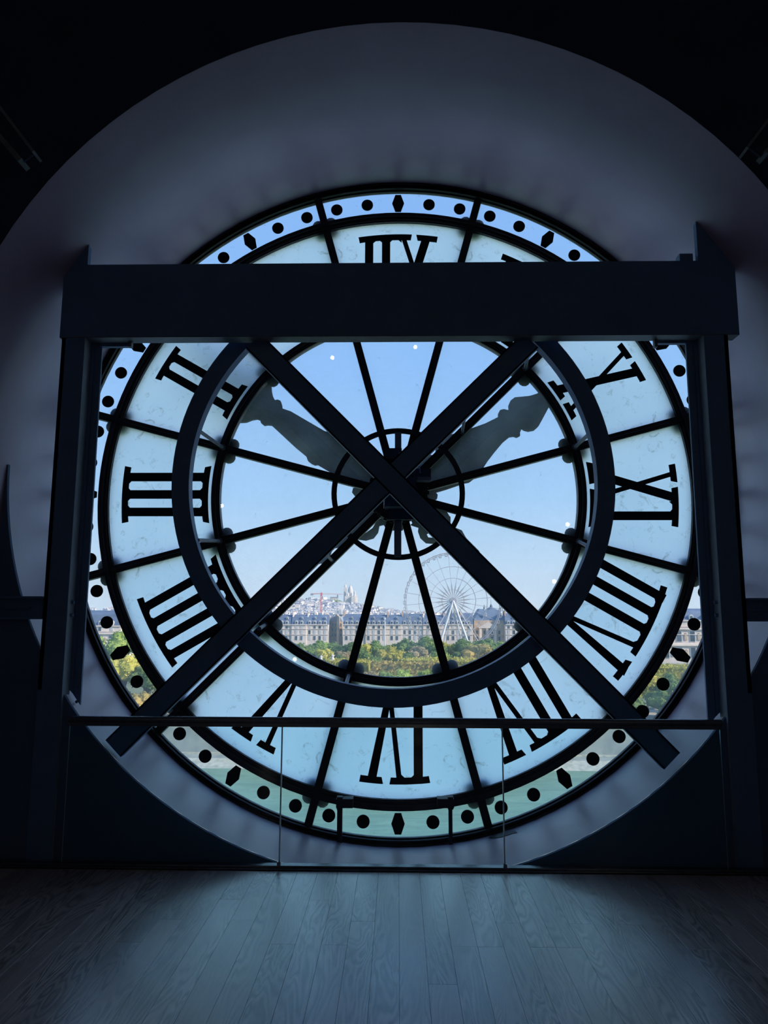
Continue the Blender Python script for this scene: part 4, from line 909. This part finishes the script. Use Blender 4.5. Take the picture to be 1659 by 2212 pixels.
# basilica ------------------------------------------------------------------
def basilica():
    Y = 3300; k = Y/1571.0; c = at(756.6, 1296, Y); e = empty('basilica', (c.x, Y, c.z)); tag(e, 'white domed basilica with slim bell tower on the hilltop', 'church')
    def X(px): return (px-756.6)*k
    def Z_(py): return (1296-py)*k
    mb = MB(); mb.box(X(745), X(771), -20, 30, -20, Z_(1288)); put('nave', mb, 'basilica', e)
    mb = MB(); mb.lathe([(10, Z_(1289)), (11, Z_(1284)), (11.5, Z_(1280)), (11.6, Z_(1276)), (10.4, Z_(1272)), (7.6, Z_(1268)), (4, Z_(1265.5)), (1.8, Z_(1264.5)), (1.8, Z_(1261.5)), (.5, Z_(1260)), (.3, Z_(1256.5))], (0, 5, 0), 20); put('dome', mb, 'basilica', e, smooth=True)
    x = X(744.6); mb = MB(); mb.box(x-7, x+7, 25, 39, -20, Z_(1271.5)); mb.box(x-5.8, x+5.8, 26, 38, Z_(1271.5), Z_(1267.5)); mb.lathe([(5.6, Z_(1267.5)), (4.2, Z_(1264)), (1.6, Z_(1261)), (.4, Z_(1256.5))], (x, 32, 0), 12); put('bell_tower', mb, 'basilica', e)
    for px, top in ((752.2, 1279), (766.8, 1275), (748.5, 1284), (770.0, 1285)):
        x = X(px); mb = MB(); mb.lathe([(4.2, Z_(1292)), (4.2, Z_(top+6)), (3.6, Z_(top+3.4)), (1.6, Z_(top+1.6)), (.3, Z_(top))], (x, -12, 0), 12); put('turret', mb, 'basilica', e, smooth=True)
    mb = MB(); mb.prism([(X(760), -22), (X(768), -22), (X(768), Z_(1290)), (X(764), Z_(1286)), (X(760), Z_(1290))], -30, -20); put('porch', mb, 'basilica', e)
    c = at(722, 1292, 3240); e = empty('hill_church', (c.x, 3240, c.z)); tag(e, 'low grey church with short square tower left of the basilica', 'church')
    k = 3240/1571
    mb = MB(); mb.box(-19*k/2, 17*k/2, 0, 16, -12, 1); put('nave', mb, 'housewall', e); mb = MB(); mb.prism([(-19*k/2, 1), (17*k/2, 1), (15*k/2, 5), (-17*k/2, 5)], 0, 16); put('roof', mb, 'houseroof', e)
    mb = MB(); mb.box(5.6*k, 8.6*k, 2, 9, -12, 12); mb.lathe([(3.4, 12), (2.6, 15), (.3, 16.5)], (7.1*k, 5, 0), 8); put('tower', mb, 'houseroof', e)
basilica()
# distant city -----------------------------------------------------------------
def city():
    kinds = []
    for i, (w, d, h, rh) in enumerate(((14, 12, 17, 4), (20, 12, 19, 3.5), (11, 14, 21, 3), (26, 13, 16, 4.5), (16, 16, 14, 5), (22, 14, 24, 1))):
        mb = MB(); mb.box(-w/2, w/2, -d/2, d/2, -12, h)
        mb.add([(-w/2, -d/2, h), (w/2, -d/2, h), (w/2, d/2, h), (-w/2, d/2, h), (-w/2+2, -d/2+2.6, h+rh), (w/2-2, -d/2+2.6, h+rh), (w/2-2, d/2-2.6, h+rh), (-w/2+2, d/2-2.6, h+rh)], [(0, 1, 5, 4), (1, 2, 6, 5), (2, 3, 7, 6), (3, 0, 4, 7), (4, 5, 6, 7)], 1)
        for q in range(2): mb.box(-w/2+2+q*w*.5, -w/2+3.2+q*w*.5, -2, 3, h, h+rh+2, 0)
        for q in range(int(w/3.2)):
            for f in range(3): mb.box(-w/2+1+q*3.2, -w/2+2.2+q*3.2, -d/2-.15, -d/2, h-3-f*3.3, h-1.2-f*3.3, 2)
        kinds.append(mb)
    ms = []
    for mb in kinds: me = mb.mesh('town_house', ['housewall', 'houseroof', 'winglass']); fixn(me); ms.append(me)
    r = random.Random(21); rest = {0: MB()}; cnt = 0
    pts = []
    for i in range(3400):
        u = r.random(); Y = 520*math.exp(u*math.log(3280/520)) if i % 2 else r.uniform(900, 3290)
        wide = i % 5 == 0
        px = r.uniform(120, 1560) if wide else r.uniform(545, 1190)
        pts.append((Y, px))
    pts.sort()
    for Y, px in pts:
        q = at(px, 1328, Y); x = q.x
        if Y > 3050 and abs(px-752) < 34: continue
        if Y > 2850 and px < 870 and r.random() < .8: continue
        if 860 < Y < 940 and abs(px-694) < 14: continue
        z = terrain(x, Y); k = r.randrange(6); a = r.choice([0, 0, .35, -.4, .8, 1.57, 1.2])
        # keep house tops under the skyline the photograph shows
        if cnt < 290 and 560 < px < 1170 and r.random() < .35:
            e = inst('town_house', ms[k], None, (x, Y, z), a, (1, 1, 1)); tag(e, 'small pale town house packed among the rooftops climbing to the hill', 'building', 'distant town houses'); cnt += 1
        else:
            mb = kinds[k]; ca, sa = math.cos(a), math.sin(a); n = len(rest[0].v)
            nb = [f for f, m_ in zip(mb.f, mb.mi) if m_ < 2]; nm = [m_ for m_ in mb.mi if m_ < 2]
            rest[0].v += [(x+vx*ca-vy*sa, Y+vx*sa+vy*ca, z+vz) for vx, vy, vz in mb.v]; rest[0].f += [tuple(i+n for i in f) for f in nb]; rest[0].mi += nm
    o = put('distant_rooftops', rest[0], ['housewall', 'houseroof'], norm=False); tag(o, 'dense field of pale distant city rooftops', 'rooftops', kind='stuff')
    # wooded crest of the hill
    mb = MB(); rr = random.Random(4)
    for i in range(420):
        px = rr.choice([rr.uniform(600, 745), rr.uniform(745, 860), rr.uniform(520, 620)]); Y = rr.uniform(3120, 3330) if i % 3 else rr.uniform(2750, 3150); q = at(px, 1300, Y); z = terrain(q.x, Y); s = rr.uniform(6, 11)
        mb.ball((q.x, Y, z+s*.5), s, 6, (1.2, 1, .8+rr.random()*.4))
    tag(put('hillside_trees', mb, 'leaf_green', norm=False), 'grey-green woods along the crest of the hill', 'trees', kind='stuff')
city()
# haze over the distant city
def haze():
    m = bpy.data.materials.new('haze'); m.use_nodes = True; t = m.node_tree; t.nodes.clear(); o = t.nodes.new('ShaderNodeOutputMaterial')
    v = t.nodes.new('ShaderNodeVolumeScatter'); v.inputs['Density'].default_value = 6.5e-5; v.inputs['Anisotropy'].default_value = .2; v.inputs['Color'].default_value = (.93, .96, 1, 1)
    t.links.new(v.outputs[0], o.inputs['Volume']); MAT['haze'] = m
    mb = MB(); mb.box(-1500, 1500, 452, 3420, -60, 190); h = put('haze', mb, 'haze'); tag(h, 'thin pale morning haze over the distant city', 'haze', kind='stuff')
haze()
